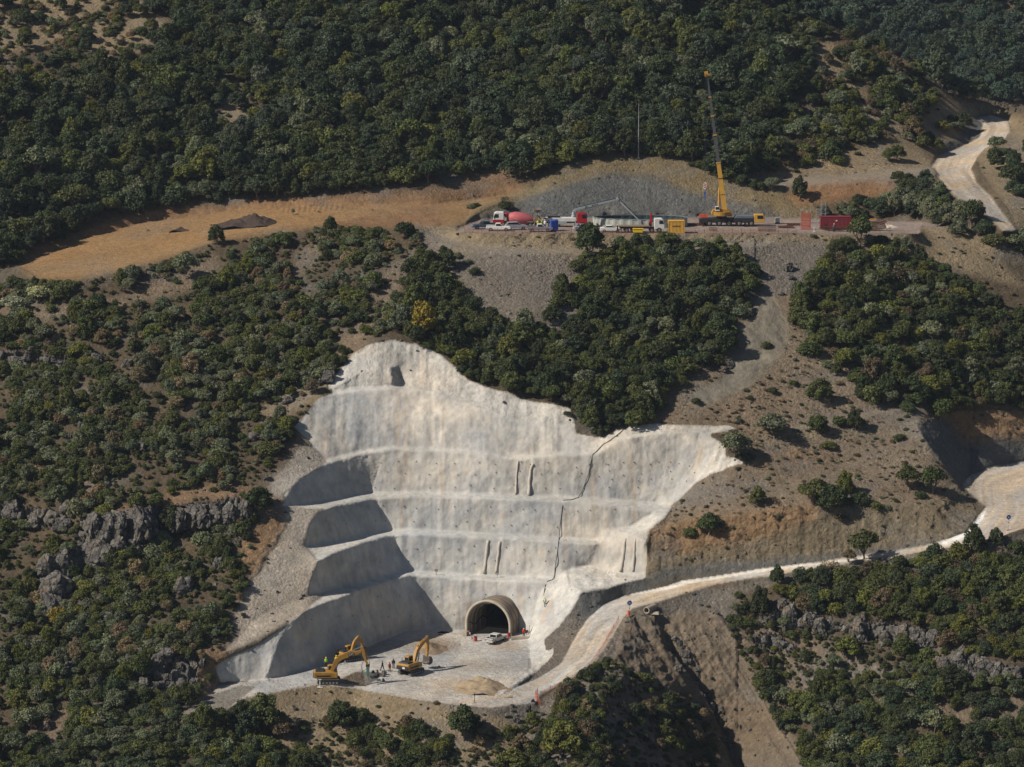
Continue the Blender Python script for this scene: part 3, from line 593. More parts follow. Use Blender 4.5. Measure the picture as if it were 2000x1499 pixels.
class TB:
    """collects tubes, boxes, prisms; build() links them as one mesh object"""
    def __init__(s): s.V = []; s.F = []
    def tube(s, pts, rad, n=8, cap=True):
        pts = [Vector(p) for p in pts]; rad = rad if isinstance(rad, (list, tuple)) else [rad] * len(pts)
        base = len(s.V); up = None
        for i, p in enumerate(pts):
            d = (pts[min(i + 1, len(pts) - 1)] - pts[max(i - 1, 0)]).normalized()
            if up is None: up = d.orthogonal().normalized()
            up = (up - d * up.dot(d)).normalized(); sd = d.cross(up)
            for k in range(n):
                a = 2 * pi * k / n; s.V.append(p + (up * cos(a) + sd * sin(a)) * rad[i])
        for i in range(len(pts) - 1):
            for k in range(n):
                k2 = (k + 1) % n; s.F.append([base + i * n + k, base + i * n + k2, base + (i + 1) * n + k2, base + (i + 1) * n + k])
        if cap:
            s.F.append([base + k for k in range(n)][::-1]); s.F.append([base + (len(pts) - 1) * n + k for k in range(n)])
        return s
    def box(s, c, d, rz=0, taper=(1, 1), ry=0, rx=0):
        c = Vector(c); M = Matrix.Rotation(rz, 3, 'Z') @ Matrix.Rotation(ry, 3, 'Y') @ Matrix.Rotation(rx, 3, 'X'); b = len(s.V)
        for z in (-1, 1):
            tx, ty = (1, 1) if z < 0 else taper
            for x, y in ((-1, -1), (1, -1), (1, 1), (-1, 1)):
                s.V.append(c + M @ Vector((x * d[0] / 2 * tx, y * d[1] / 2 * ty, z * d[2] / 2)))
        s.F += [[b, b + 3, b + 2, b + 1], [b + 4, b + 5, b + 6, b + 7]] + [[b + i, b + (i + 1) % 4, b + 4 + (i + 1) % 4, b + 4 + i] for i in range(4)]
        return s
    def prism(s, prof, y0, y1, axis='Y', off=(0, 0, 0)):
        """extrude an (x, z) outline between y0 and y1"""
        b = len(s.V); n = len(prof); off = Vector(off)
        for y in (y0, y1):
            for x, z in prof: s.V.append(off + (Vector((x, y, z)) if axis == 'Y' else Vector((y, x, z))))
        s.F.append([b + i for i in range(n)]); s.F.append([b + n + i for i in range(n)][::-1])
        for i in range(n): s.F.append([b + i, b + n + i, b + n + (i + 1) % n, b + (i + 1) % n])
        return s
    def lathe(s, prof, c=(0, 0, 0), ax='Z', n=20):
        """prof: (radius, height) list round an axis"""
        b = len(s.V); c = Vector(c)
        for r, h in prof:
            for k in range(n):
                a = 2 * pi * k / n; x, y = r * cos(a), r * sin(a)
                s.V.append(c + (Vector((x, y, h)) if ax == 'Z' else Vector((h, x, y)) if ax == 'X' else Vector((x, h, y))))
        for i in range(len(prof) - 1):
            for k in range(n):
                k2 = (k + 1) % n; s.F.append([b + i * n + k, b + i * n + k2, b + (i + 1) * n + k2, b + (i + 1) * n + k])
        return s
    def build(s, name, mat, parent=None, bevel=0.0, smooth=False):
        me = bpy.data.meshes.new(name); me.from_pydata([tuple(v) for v in s.V], [], s.F); me.materials.append(mat)
        bm = bmesh.new(); bm.from_mesh(me); bmesh.ops.recalc_face_normals(bm, faces=bm.faces); bm.to_mesh(me); bm.free()
        if smooth: me.polygons.foreach_set('use_smooth', [True] * len(me.polygons))
        o = bpy.data.objects.new(name, me); COL.objects.link(o)
        if parent: o.parent = parent
        if bevel:
            m = o.modifiers.new('bevel', 'BEVEL'); m.width = bevel; m.segments = 2; m.limit_method = 'ANGLE'
        return o
def empty(name, loc=(0, 0, 0), rz=0, sc=1):
    o = bpy.data.objects.new(name, None); COL.objects.link(o); o.location = loc; o.rotation_euler = (0, 0, rz); o.scale = (sc, sc, sc); o.empty_display_size = .5
    return o
def trunk_mesh(cm, seed, h0=0.0, r0=.07):
    r = random.Random(seed); t = TB(); lb = cm['lobes']; L = [Vector(lb[i:i + 3]) for i in range(0, len(lb), 3)]
    fork = Vector((r.uniform(-.06, .06), r.uniform(-.06, .06), .28))
    t.tube([(0, 0, -.25), (r.uniform(-.03, .03), 0, .05), fork], [r0, r0 * .85, r0 * .65], 7)
    for q in L[:6]:
        mid = fork.lerp(q, .5) + Vector((r.uniform(-.08, .08), r.uniform(-.08, .08), -.03))
        t.tube([fork, mid, q], [r0 * .5, r0 * .32, r0 * .1], 5)
    o = t.build('trunk', M_BARK); me = o.data; bpy.data.objects.remove(o); return me
CROWNS = {
 'shrub': [crown_mesh(10 + i, 2600, 22 + 4 * i, .75 + .1 * i, .40, .062, .66, (.18, .40)) for i in range(4)],
 'tree': [crown_mesh(30 + i, 4400, 26 + 5 * i, .85 + .12 * i, .72, .05, .64 + .03 * i, (.15, .38 - .02 * i)) for i in range(6)],
 'olive': [crown_mesh(50 + i, 2200, 18, .72, .88, .058, .64, (.22, .38)) for i in range(3)],
 'bare': [crown_mesh(70 + i, 420, 10, .6, .42, .05, .62, (.3, .46)) for i in range(2)],
}
TRUNKS = {k: [trunk_mesh(c, 5 + i) for i, c in enumerate(v)] for k, v in CROWNS.items()}
# leaf colours (sRGB of the leaf itself; 'far' has bluish haze painted in)
PAL = {'dark': (60, 68, 40), 'mid': (76, 82, 44), 'lime': (90, 92, 42), 'grey': (100, 105, 82), 'blue': (68, 78, 62), 'yellow': (124, 112, 42),
       'brown': (94, 82, 62), 'pale': (146, 146, 118), 'teal': (60, 71, 50), 'far': (58, 73, 62), 'dry': (118, 103, 80)}
def tint(name, rnd, j=.12):
    c = lin(PAL[name]); k = 1 + rnd.uniform(-j, j)
    return tuple(x * k * (1 + rnd.uniform(-.06, .06)) for x in c)
rnd = random.Random(4)
def mi_at(u, v):
    j = int(round((u - us[0]) / ST)); i = int(round((v - vs[0]) / ST))
    return KEYS[MI[min(max(i, 0), NV - 1), min(max(j, 0), NU - 1)]]
def inpoly(u, v, p):
    c = False
    for (ax, ay), (bx, by) in zip(p, p[1:] + p[:1]):
        if (ay > v) != (by > v) and u < (bx - ax) * (v - ay) / (by - ay) + ax: c = not c
    return c
KEEP = {'road', 'roadw', 'floor', 'conc', 'concw', 'bench', 'deck', 'orange', 'orange2', 'slate', 'slide', 'knolltop', 'trail', 'rockcut', 'cliff'}
# zones: outline, coverage, radius range, colours with weights, share of trees, wood name
Z_ = [
 ('far', [(1420,-200),(1480,-10),(1620,60),(1750,110),(1850,190),(1900,195),(2300,240),(2300,-200)], 1.0, (3.2, 6.0), 'far far teal far blue', .9),
 ('bushy', [(-200,-200),(250,-200),(230,40),(330,130),(180,140),(100,170),(-200,190)], .55, (.9, 1.9), 'mid brown dry grey lime', .1),
 ('bushy', [(400,170),(500,170),(500,270),(420,280)], .5, (1.2, 2.4), 'mid dark grey', .3),
 ('flank', [(1540,40),(1640,70),(1770,130),(1850,180),(1880,240),(1830,300),(1500,345),(1480,330),(1560,200)], .62, (1.4, 3.2), 'mid dark grey brown lime', .5),
 ('upper', [(-200,-200),(1560,-200),(1600,60),(1560,210),(1500,345),(1380,345),(1290,303),(1150,310),(1020,350),(990,330),(880,352),(700,372),(520,388),(350,402),(200,440),(70,482),(30,525),(-200,560)], 1.0, (1.8, 4.6), 'dark dark dark dark teal teal teal blue mid mid lime grey', .72),
 ('platformtrees', [(1585,398),(1660,372),(1740,360),(1830,372),(1862,405),(1900,450),(2020,480),(2020,500),(1900,478),(1830,440),(1700,436),(1600,430)], 1.0, (2.0, 3.4), 'dark grey teal mid grey', .9),
 ('roadside', [(1935,320),(1965,290),(2020,285),(2300,300),(2300,430),(2060,400),(1970,385),(1940,360)], 1.0, (2.2, 3.6), 'dark teal dark', .9),
 ('mid', [(820,500),(960,640),(1060,640),(1090,580),(1130,480),(1300,470),(1400,480),(1480,540),(1470,600),(1430,700),(1330,770),(1260,850),(1130,850),(1120,800),(1000,770),(910,738),(840,680),(790,660),(790,560)], 1.0, (1.3, 3.3), 'dark mid mid lime dark teal mid grey dark mid', .6),
 ('right', [(1600,520),(1660,470),(1760,478),(1830,540),(1900,580),(2000,640),(2300,700),(2300,800),(1900,805),(1800,820),(1680,780),(1580,700),(1556,640),(1560,590)], 1.0, (1.3, 3.2), 'dark mid mid lime dark mid grey dark brown', .6),
 ('lowright', [(1520,1170),(1560,1120),(1700,1115),(1780,1090),(2300,1080),(2300,1320),(2000,1300),(1850,1270),(1700,1215),(1560,1200)], .85, (1.4, 3.0), 'dark mid lime teal brown mid', .6),
 ('lowright', [(1500,1370),(1600,1350),(1740,1370),(1860,1340),(2300,1340),(2300,1700),(1620,1700),(1560,1520)], .80, (1.5, 3.0), 'dark mid lime teal grey mid', .6),
 ('mixed', [(1440,1165),(1560,1200),(1850,1250),(2300,1300),(2300,1370),(1860,1360),(1600,1365),(1500,1385),(1425,1240)], .50, (.7, 2.1), 'dark mid mid lime brown grey', .35),
 ('dome', [(1360,318),(1400,332),(1450,350),(1500,368),(1480,374),(1440,362),(1390,345),(1350,328)], 1.0, (1.1, 2.0), 'dark mid dark', .3),
 ('leftslope', [(-200,600),(60,550),(400,480),(640,440),(800,440),(830,500),(760,640),(640,740),(500,960),(480,1200),(430,1300),(-200,1340)], .76, (.8, 2.6), 'dark mid mid lime mid grey grey grey mid dry', .35),
 ('lowleft', [(-200,1340),(430,1320),(380,1380),(440,1400),(540,1420),(640,1480),(640,1700),(-200,1700)], .80, (1.1, 2.6), 'dark mid mid grey teal lime', .35),
 ('spur', [(1120,1330),(1180,1280),(1240,1320),(1340,1360),(1400,1440),(1400,1700),(1000,1700),(1040,1450)], .72, (.7, 2.3), 'dark mid dry brown dark teal lime', .3),
 ('bank', [(560,1410),(700,1400),(880,1430),(980,1440),(1080,1410),(1130,1499),(1100,1700),(540,1700)], .50, (.6, 2.2), 'dark mid mid lime brown', .3),
]
NAMES = {'far': 'on the hazy far hill at the top right', 'bushy': 'on the thinly covered slope at the upper left', 'flank': 'on the dry flank below the far hill',
 'upper': 'in the dark wood on the hill above the orange field', 'platformtrees': 'in the row behind the red container', 'roadside': 'beside the upper bend of the dirt road',
 'mid': 'in the dense wood between the concrete cut and the truck platform', 'right': 'in the dense wood right of the landslide', 'lowright': 'among the outcrops below the road at the lower right',
 'leftslope': 'on the rocky hillside left of the concrete cut', 'lowleft': 'on the wooded slope at the lower left', 'spur': 'on the shaded spur below the road', 'bank': 'on the tan bank below the pit road', 'dome': 'along the right shoulder of the grey knoll', 'mixed': 'between the rock bands at the lower right'}
grid = {}
def try_place(P, r, k=.47):
    c = (int(P[0] // 6), int(P[1] // 8), int(P[2] // 6))
    for a in (-1, 0, 1):
        for b in (-1, 0, 1):
            for d in (-1, 0, 1):
                for q, r2 in grid.get((c[0] + a, c[1] + b, c[2] + d), ()):
                    if (P - q).length < k * (r + r2): return False
    grid.setdefault(c, []).append((P, r)); return True
PLANTS = []   # (P, radius, height scale, kind, tint, zone, pixel size)
def plant(u, v, r, hs, kind, tn, zone, force=False):
    P = at(u, v); d = proj(P)[2]
    if not force and not try_place(P, r): return False
    if force: try_place(P, r)
    PLANTS.append((P, r, hs, kind, tint(tn, rnd), zone, r * FPX / d)); return True
EXPL = []
exec_after = []
def explicit(u, v, r, hs, kind, tn, label):
    P = at(u, v); try_place(P, r, .0); grid.setdefault((int(P[0] // 6), int(P[1] // 8), int(P[2] // 6)), []).append((P, r * .6)); EXPL.append((P, r, hs, kind, tint(tn, rnd, .03), label))
EX = [
 (362,546,2.3,1.25,'olive','grey','grey-leaved olive tree with a leaning trunk on the bare strip below the orange field'),
 (320,545,1.3,.9,'bare','dry','leafless shrub on the bare strip left of the grey olive tree'),
 (423,478,1.4,1.3,'tree','dark','dark bushy tree at the lower edge of the orange field under the dark brush heap'),
 (28,612,2.4,.8,'olive','pale','wide pale shrub at the left edge below the orange field'),
 (76,592,2.0,.9,'olive','pale','pale cream-leaved bush beside the wide pale shrub'),
 (790,470,2.2,1.1,'tree','dark','tall dark tree at the left foot of the truck platform'),
 (645,452,1.4,1.0,'tree','dark','round dark bush on the rim of the orange field'),
 (866,532,1.9,1.15,'tree','dark','lone dark round tree on the grey embankment left of the gully'),
 (893,505,.9,.9,'shrub','grey','small grey bush right above the lone round tree on the embankment'),
 (914,518,.9,.8,'shrub','grey','small grey bush on the embankment right of the lone round tree'),
 (928,540,1.1,1.0,'shrub','dark','small dark bush low on the embankment right of the lone round tree'),
 (1148,506,2.6,1.55,'tree','dark','tall dark tree rising in front of the silver car at the platform edge'),
 (1312,486,1.5,1.2,'tree','mid','slender tree below the yellow container'),
 (1405,500,1.7,1.1,'tree','mid','tree below the mobile crane at the foot of the embankment'),
 (1681,486,2.2,1.6,'olive','mid','thin tree below the red container with its top above the platform edge'),
 (830,655,3.0,1.05,'tree','yellow','yellow-leaved round tree above the top of the concrete cut'),
 (1436,895,2.3,.95,'olive','grey','wide grey olive tree at the right end of the upper concrete wall'),
 (1457,902,1.4,.9,'shrub','dark','dark bush under the grey olive tree at the concrete edge'),
 (1511,858,2.7,.95,'olive','grey','large grey-green bush on the bare slope right of the olive tree'),
 (1500,826,1.0,.9,'shrub','dark','dark bush just behind the large grey-green bush'),
 (1596,846,1.8,1.1,'tree','mid','narrow bush on the bare slope under the right wood'),
 (1618,872,1.3,.8,'shrub','mid','low green bush with a long shadow below the narrow bush'),
 (1640,828,1.5,.8,'shrub','mid','wide low bush at the lower edge of the right wood'),
 (1672,838,1.8,1.1,'tree','dark','dark tree at the lower corner of the right wood'),
 (1757,858,1.2,.7,'shrub','mid','low bush near the top of the shaded road cut'),
 (1835,822,2.4,1.1,'tree','mid','tree at the head of the shaded road cut'),
 (1446,826,.7,.8,'shrub','dark','small dark bush just above the top edge of the concrete'),
 (1598,784,1.9,1.1,'tree','mid','lone green tree on the bare slope beside the right wood'),
 (1497,682,1.1,.8,'shrub','mid','low bush on the grey slide'),
 (1550,752,1.0,.8,'shrub','mid','small bush on the bare slope below the slide'),
 (1509,768,.9,1.0,'shrub','dark','small dark bush low on the slide'),
 (1465,780,.7,.9,'shrub','dark','tiny dark bush at the foot of the slide'),
 (1360,790,1.0,.9,'shrub','mid','low bush at the edge of the middle wood by the slide'),
 (1590,985,2.4,1.0,'olive','mid','flat-topped tree at the left of the clump above the road bank'),
 (1622,995,2.6,1.0,'tree','dark','dark tree in the middle of the clump above the road bank'),
 (1650,965,1.8,1.2,'tree','lime','yellow-green tree at the back of the clump above the road bank'),
 (1680,980,1.8,.9,'shrub','dark','dark bush at the right of the clump above the road bank'),
 (1712,992,1.3,.8,'shrub','mid','low bush right of the clump above the road bank'),
 (1640,1012,1.2,.6,'shrub','brown','low brownish bush below the clump on the road bank'),
 (1775,955,2.2,1.15,'olive','mid','left tree of the pair on the point above the road bend'),
 (1822,960,2.3,1.15,'olive','mid','right tree of the pair on the point above the road bend'),
 (1798,968,1.2,.7,'shrub','dark','dark bush between the pair of trees above the road bend'),
 (1480,990,1.5,1.2,'tree','mid','small tree with an open crown on the grey terrace'),
 (1512,985,1.2,.8,'bare','brown','leafless grey bush beside the small tree on the grey terrace'),
 (1384,1045,1.9,1.2,'tree','dark','dark tree on the terrace near the end of the concrete buttress'),
 (1350,1045,1.4,.8,'shrub','mid','low bush left of the dark tree near the buttress'),
 (1406,1035,1.2,.7,'shrub','brown','low brown bush right of the dark tree near the buttress'),
 (1519,1150,1.6,1.9,'tree','dark','slim lone tree with a bare trunk just below the dirt road'),
 (1688,1092,2.4,1.25,'olive','mid','open-crowned tree standing against the pale road edge'),
 (1622,1112,1.6,1.0,'bare','dry','nearly leafless small tree left of the open-crowned tree by the road'),
 (1658,1102,1.5,1.0,'olive','brown','thin dark-stemmed tree between the two roadside trees'),
 (1905,1085,1.6,1.5,'tree','dark','dark tree just below the road at the right'),
 (1945,1072,1.0,1.5,'tree','dark','small upright tree below the blue arrow sign'),
 (905,1448,2.7,1.15,'tree','dark','large dark tree in the bottom middle below the floor of the cut'),
 (668,1420,2.2,1.1,'tree','dark','dark tree on the tan bank below the breaker excavator'),
 (705,1412,1.6,.9,'tree','dark','smaller dark tree right of the one on the tan bank'),
 (515,1420,2.6,1.1,'tree','mid','green tree beside the grey track at the left of the pit'),
 (555,1440,1.8,1.0,'tree','brown','brownish tree on the left of the tan bank'),
 (590,1425,1.1,.8,'shrub','mid','small bush on the tan bank below the white post'),
 (1095,1485,3.0,1.1,'tree','lime','bright green tree at the bottom of the spur'),
 (1000,1515,2.6,.9,'tree','lime','round bright green bush on the bottom edge of the picture'),
 (760,1470,1.8,1.0,'tree','mid','green bush low on the tan bank'),
 (820,1480,1.6,1.0,'shrub','mid','wide green bush at the foot of the tan bank'),
 (1428,1215,1.1,1.1,'shrub','dark','small round bush on the slope right of the gully'),
 (1490,1210,1.9,1.5,'tree','dark','upright dark tree above the pale row of rocks'),
 (1472,1275,.9,1.2,'shrub','dark','small upright bush beside the spoil slope'),
 (1575,1285,1.2,1.0,'shrub','dark','small bush below the long rock band'),
 (1655,1290,2.0,1.1,'tree','lime','green tree growing in the rock band'),
 (1765,1290,1.8,1.1,'tree','mid','tree below the middle of the rock band'),
 (1510,1340,1.3,1.2,'tree','dark','dark bush at the left of the scree'),
 (1600,1370,1.4,1.6,'tree','mid','narrow tree at the foot of the scree'),
 (1640,1375,1.6,1.2,'tree','mid','tree right of the narrow one at the foot of the scree'),
 (1735,319,1.4,1.1,'tree','mid','left one of two small trees beside the ledge road'),
 (1752,318,1.4,1.4,'tree','mid','taller one of two small trees beside the ledge road'),
 (1675,306,.8,.8,'shrub','mid','small bush on the bare slope above the ledge road'),
 (1735,205,3.0,1.1,'tree','mid','broad round tree on the bare flank under the ridge'),
 (1615,175,3.0,1.0,'bare','brown','large leafless tree in the wood left of the ridge'),
 (1508,368,1.5,1.0,'tree','grey','small round tree at the left end of the ledge road'),
 (1562,388,1.4,1.6,'tree','dark','narrow dark tree beside the right shoulder of the grey knoll'),
 (1947,300,1.9,1.0,'olive','grey','sparse grey tree leaning over the upper road'),
 (1896,445,3.3,1.5,'tree','dark','tall dark tree at the end of the row behind the platform'),
 (1880,250,1.8,1.2,'tree','dark','dark tree on the cut beside the top of the upper road'),
 (930,404,1.0,.7,'shrub','dark','low dark bush at the left foot of the grey knoll'),
 (988,408,1.5,.8,'shrub','dark','dark bush on the left shoulder of the grey knoll'),
 (985,395,1.0,1.1,'bare','brown','thin leafless tree above the bush on the knoll shoulder'),
 (920,408,.9,.8,'shrub','grey','small grey tree on the orange field left of the knoll'),
 (572,420,.55,1.6,'olive','grey','staked young olive in front of the row of dark ruts'),
 (622,416,.4,1.3,'bare','brown','bare sapling right of the staked young olive'),
 (413,442,.5,1.1,'bare','brown','bare forked sapling on the orange field left of the dark heap'),
 (289,452,.5,1.0,'bare','brown','bare low sapling at the left of the orange field'),
 (728,412,.4,1.0,'bare','brown','bare sapling at the right of the orange field'),
 (1108,812,.6,.8,'shrub','dark','tiny bush at the edge of the wood by the concrete'),
 (330,895+140,1.9,1.2,'tree','dark','dark tree growing against the limestone cliff'),
 (505,1005,2.1,1.0,'tree','dark','dark bushy tree where the cliff meets the concrete cut'),
 (140,1130,1.2,1.2,'tree','dark','dark bush in the gap between the two cliff blocks'),
 (505,880,1.0,.9,'shrub','dark','small bush alone on the tan slope left of the upper wall'),
 (115,1220,1.6,1.1,'tree','yellow','yellow-green bush at the foot of the leaning rock pillar'),
]
for e in EX:
    explicit(e[0], e[1], {(1436, 895): 3.9, (1148, 506): 3.6, (1896, 445): 3.5, (790, 470): 2.6, (1519, 1150): 1.7, (572, 420): .6, (622, 416): .45, (413, 442): .5, (289, 452): .5, (728, 412): .45}.get(e[:2], e[2] * 1.42), *e[3:])
# thickets drawn from the zones
covn = fbm(UU / 60, VV / 45, wz, 3, 91)
def cov_at(u, v): return float(covn[int((v - vs[0]) / ST), int((u - us[0]) / ST)])
for zn, poly, cov, (r0, r1), cols, ts in Z_:
    pu = [p[0] for p in poly]; pv = [p[1] for p in poly]; cl = cols.split()
    u0, u1 = max(min(pu), -110), min(max(pu), 2110); v0, v1 = max(min(pv), -60), min(max(pv), 1590)
    area = (u1 - u0) * (v1 - v0); rm = (r0 + r1) / 2 * 9.3
    n_try = int(area / (rm * rm) * 22)
    for k in range(n_try):
        u = rnd.uniform(u0, u1); v = rnd.uniform(v0, v1)
        if not inpoly(u, v, poly) or (mi_at(u, v) in KEEP and zn != 'dome'): continue
        big = 1 - k / n_try
        r = r0 + (r1 - r0) * (rnd.random() ** .8) * big ** 2.2
        if cov < 1 and cov_at(u, v) > (cov - .62): 
            if rnd.random() < .9: continue
            r *= .5
        nm = mi_at(u, v)
        if zn not in ('spur', 'bank', 'mixed') and nm in ('soil', 'tan', 'red', 'gravel', 'rust', 'dust', 'spoil') and rnd.random() < .93: continue
        isT = rnd.random() < ts
        kind = 'tree' if isT else 'shrub'
        tn = cl[rnd.randrange(len(cl))]
        if tn in ('grey', 'pale') and rnd.random() < .6: kind = 'olive' if isT or rnd.random() < .5 else 'shrub'
        if tn == 'brown' and rnd.random() < .4: kind = 'bare'
        hs = rnd.uniform(.9, 1.35)
        s = r * FPX / 640; top = s * (1.6 if kind != 'shrub' else .9) * hs
        KH = KEEP - {'cliff', 'knolltop', 'slate', 'slide', 'rockcut', 'trail'}
        if zn != 'dome' and (mi_at(u, v - top * .75) in KH or mi_at(u - s * .7, v - top * .4) in KH or mi_at(u + s * .7, v - top * .4) in KH): continue
        plant(u, v, r, hs, kind, tn, zn)
print('plants', len(PLANTS))
SLP = [(1330,760),(1440,700),(1560,640),(1600,720),(1680,800),(1880,820),(1850,900),(1880,1000),(1600,1030),(1280,1040),(1320,985),(1440,930)]
n_ = 0
while n_ < 420:
    u, v = rnd.uniform(1280, 1880), rnd.uniform(640, 1040)
    if not inpoly(u, v, SLP) or mi_at(u, v) in KEEP: continue
    plant(u, v, rnd.uniform(.25, .75), .7, 'bare' if rnd.random() < .5 else 'shrub', rnd.choice(['brown', 'dry', 'mid', 'grey', 'brown']), 'tuft'); n_ += 1
# low tufts on the bare ground
for k in range(5200):
    u, v = rnd.uniform(-20, 2020), rnd.uniform(0, 1510); m_ = mi_at(u, v)
    if m_ in ('soil', 'tan', 'gravel', 'rust', 'forest', 'rockcut', 'red') and cov_at(u, v) + rnd.uniform(-.35, .35) > -.05:
        if m_ in ('gravel', 'rockcut') and rnd.random() < .75: continue
        r = rnd.uniform(.22, .6) * (1 if rnd.random() < .8 else 1.6)
        plant(u, v, r, .7, 'shrub' if rnd.random() < .6 else 'bare', rnd.choice(['brown', 'dry', 'mid', 'grey', 'dark', 'dry']), 'tuft')
# ---- real objects for the largest, one object of kind stuff for the rest
def put_tree(P, r, hs, kind, tn, label, cat, group=None, base=None):
    name = {'tree': 'evergreen_tree', 'olive': 'olive_tree', 'shrub': 'shrub', 'bare': 'leafless_tree'}[kind]
    i = rnd.randrange(len(CROWNS[kind]))
    o = empty(name, P - Vector((0, 0, .1 * r)), rnd.uniform(0, 6.28)); o.scale = (r * rnd.uniform(.85, 1.2), r * rnd.uniform(.85, 1.2), r * hs); o.rotation_euler = (rnd.uniform(-.1, .1), rnd.uniform(-.1, .1), o.rotation_euler.z)
    c = bpy.data.objects.new('crown', CROWNS[kind][i]); COL.objects.link(c); c.parent = o; c['tint'] = tn
    t = bpy.data.objects.new('trunk', TRUNKS[kind][i]); COL.objects.link(t); t.parent = o
    return tag(o, label, cat, group)
for P, r, hs, kind, tn, label in EXPL:
    put_tree(P, r, hs, kind, tn, label, 'shrub' if kind == 'shrub' else 'tree')
inframe = []
for k, p in enumerate(PLANTS):
    u, v, d = proj(p[0])
    if 0 < u < 2000 and 10 < v < 1490 and p[5] != 'tuft': inframe.append(k)
pick = set()
for kinds, cap in ((('tree', 'olive', 'bare'), 215), (('shrub',), 240)):
    ks = sorted([k for k in inframe if PLANTS[k][3] in kinds], key=lambda k: -PLANTS[k][6])[:cap]
    pick |= set(ks)
WORD = {'tree': 'evergreen tree', 'olive': 'grey-leaved tree', 'shrub': 'evergreen shrub', 'bare': 'leafless tree'}
for k in sorted(pick):
    P, r, hs, kind, tn, zone, _ = PLANTS[k]
    put_tree(P, r, hs, kind, tn, '%s %s' % (WORD[kind], NAMES[zone]), 'shrub' if kind == 'shrub' else 'tree', '%ss %s' % (WORD[kind], NAMES[zone]))

def scatter(name, items, protos, kind='stuff'):
    """one object of kind stuff: items = (P, scale xyz, rot z, variant, tint)"""
    me = bpy.data.meshes.new(name); n = len(items); me.vertices.add(n)
    me.vertices.foreach_set('co', np.array([tuple(i[0]) for i in items], np.float32).ravel())
    for nm, ty, arr, fld in (('sc', 'FLOAT_VECTOR', [i[1] for i in items], 'vector'), ('rt', 'FLOAT_VECTOR', [i[2] for i in items], 'vector'), ('var', 'INT', [i[3] for i in items], 'value'), ('tn', 'FLOAT_COLOR', [(*i[4], 1) for i in items], 'color')):
        a = me.attributes.new(nm, ty, 'POINT'); a.data.foreach_set(fld, np.array(arr, np.int32 if ty == 'INT' else np.float32).ravel())
    o = bpy.data.objects.new(name, me); COL.objects.link(o); tag(o, kind=kind)
    g = bpy.data.node_groups.new(name, 'GeometryNodeTree'); g.interface.new_socket('Geometry', in_out='INPUT', socket_type='NodeSocketGeometry'); g.interface.new_socket('Geometry', in_out='OUTPUT', socket_type='NodeSocketGeometry')
    gi = g.nodes.new('NodeGroupInput'); go = g.nodes.new('NodeGroupOutput')
    def attr(nm, dt):
        a = g.nodes.new('GeometryNodeInputNamedAttribute'); a.data_type = dt; a.inputs[0].default_value = nm; return [s for s in a.outputs if s.enabled][0]
    jn = g.nodes.new('GeometryNodeJoinGeometry')
    for p in protos:
        oi = g.nodes.new('GeometryNodeObjectInfo'); oi.transform_space = 'ORIGINAL'; oi.inputs['Object'].default_value = p; oi.inputs['As Instance'].default_value = True
        g.links.new(oi.outputs['Geometry'], jn.inputs[0])
    ip = g.nodes.new('GeometryNodeInstanceOnPoints'); g.links.new(gi.outputs[0], ip.inputs['Points']); g.links.new(jn.outputs[0], ip.inputs['Instance'])
    ip.inputs['Pick Instance'].default_value = True
    g.links.new(attr('var', 'INT'), ip.inputs['Instance Index']); g.links.new(attr('sc', 'FLOAT_VECTOR'), ip.inputs['Scale']); g.links.new(attr('rt', 'FLOAT_VECTOR'), ip.inputs['Rotation'])
    st = g.nodes.new('GeometryNodeStoreNamedAttribute'); st.data_type = 'FLOAT_COLOR'; st.domain = 'INSTANCE'; st.inputs['Name'].default_value = 'tint'
    g.links.new(ip.outputs[0], st.inputs['Geometry']); g.links.new(attr('tn', 'FLOAT_COLOR'), [s for s in st.inputs if s.enabled and s.name == 'Value'][0])
    g.links.new(st.outputs[0], go.inputs[0]); o.modifiers.new('scatter', 'NODES').node_group = g
    return o
def protos_of(kind):
    out = []
    for m_ in CROWNS[kind]:
        out.append(next((o for o in COL.objects if o.data == m_), None))
    return [o for o in out if o]
for nm, kinds, far in (('woodland', ('tree',), None), ('olive_scrub', ('olive',), None), ('scrub', ('shrub',), None), ('dry_brush', ('bare',), None)):
    pr = protos_of(kinds[0]); it = []
    for k, p in enumerate(PLANTS):
        if k in pick or p[3] not in kinds: continue
        P, r, hs, kind, tn, zone, _ = p
        it.append((P - Vector((0, 0, .1 * r)), (r * rnd.uniform(.8, 1.25), r * rnd.uniform(.8, 1.25), r * hs * rnd.uniform(.85, 1.15)), (rnd.uniform(-.14, .14), rnd.uniform(-.14, .14), rnd.uniform(0, 6.28)), rnd.randrange(len(pr)), tn))
    if it: scatter(nm, it, pr)
# ------------------------------------------------------------------ paints and metals
def M_(n, c, r=.5, s=.4, m=0, v=.15, sc=1.5): return plain_material(n, c, r, s, m, v, sc)
m_yel = M_('yellow_paint', (160, 120, 50), .5, .4, 0, .28, 1.2); m_yel2 = M_('crane_yellow', (196, 150, 62), .45, .4, 0, .15, .8); m_red = M_('red_paint', (160, 34, 38), .4)
m_drum = M_('drum_pink', (170, 88, 92), .6, .3, 0, .18, .8); m_white = M_('white_paint', (212, 210, 204), .45); m_silver = M_('silver_paint', (160, 162, 168), .35, .5, .3)
m_navy = M_('navy_paint', (62, 74, 92), .4); m_dark = M_('dark_steel', (48, 48, 52), .6, .3, .2); m_tyre = M_('tyre_rubber', (38, 36, 35), .9, .1); m_rim = M_('wheel_rim', (140, 134, 126), .6, .4, .3)
m_glass = M_('window_glass', (30, 38, 46), .12, .6, 0, .05); m_rust = M_('rusty_steel', (104, 70, 54), .85, .15, .1, .35, 4); m_blue = M_('blue_plastic', (52, 84, 165), .5)
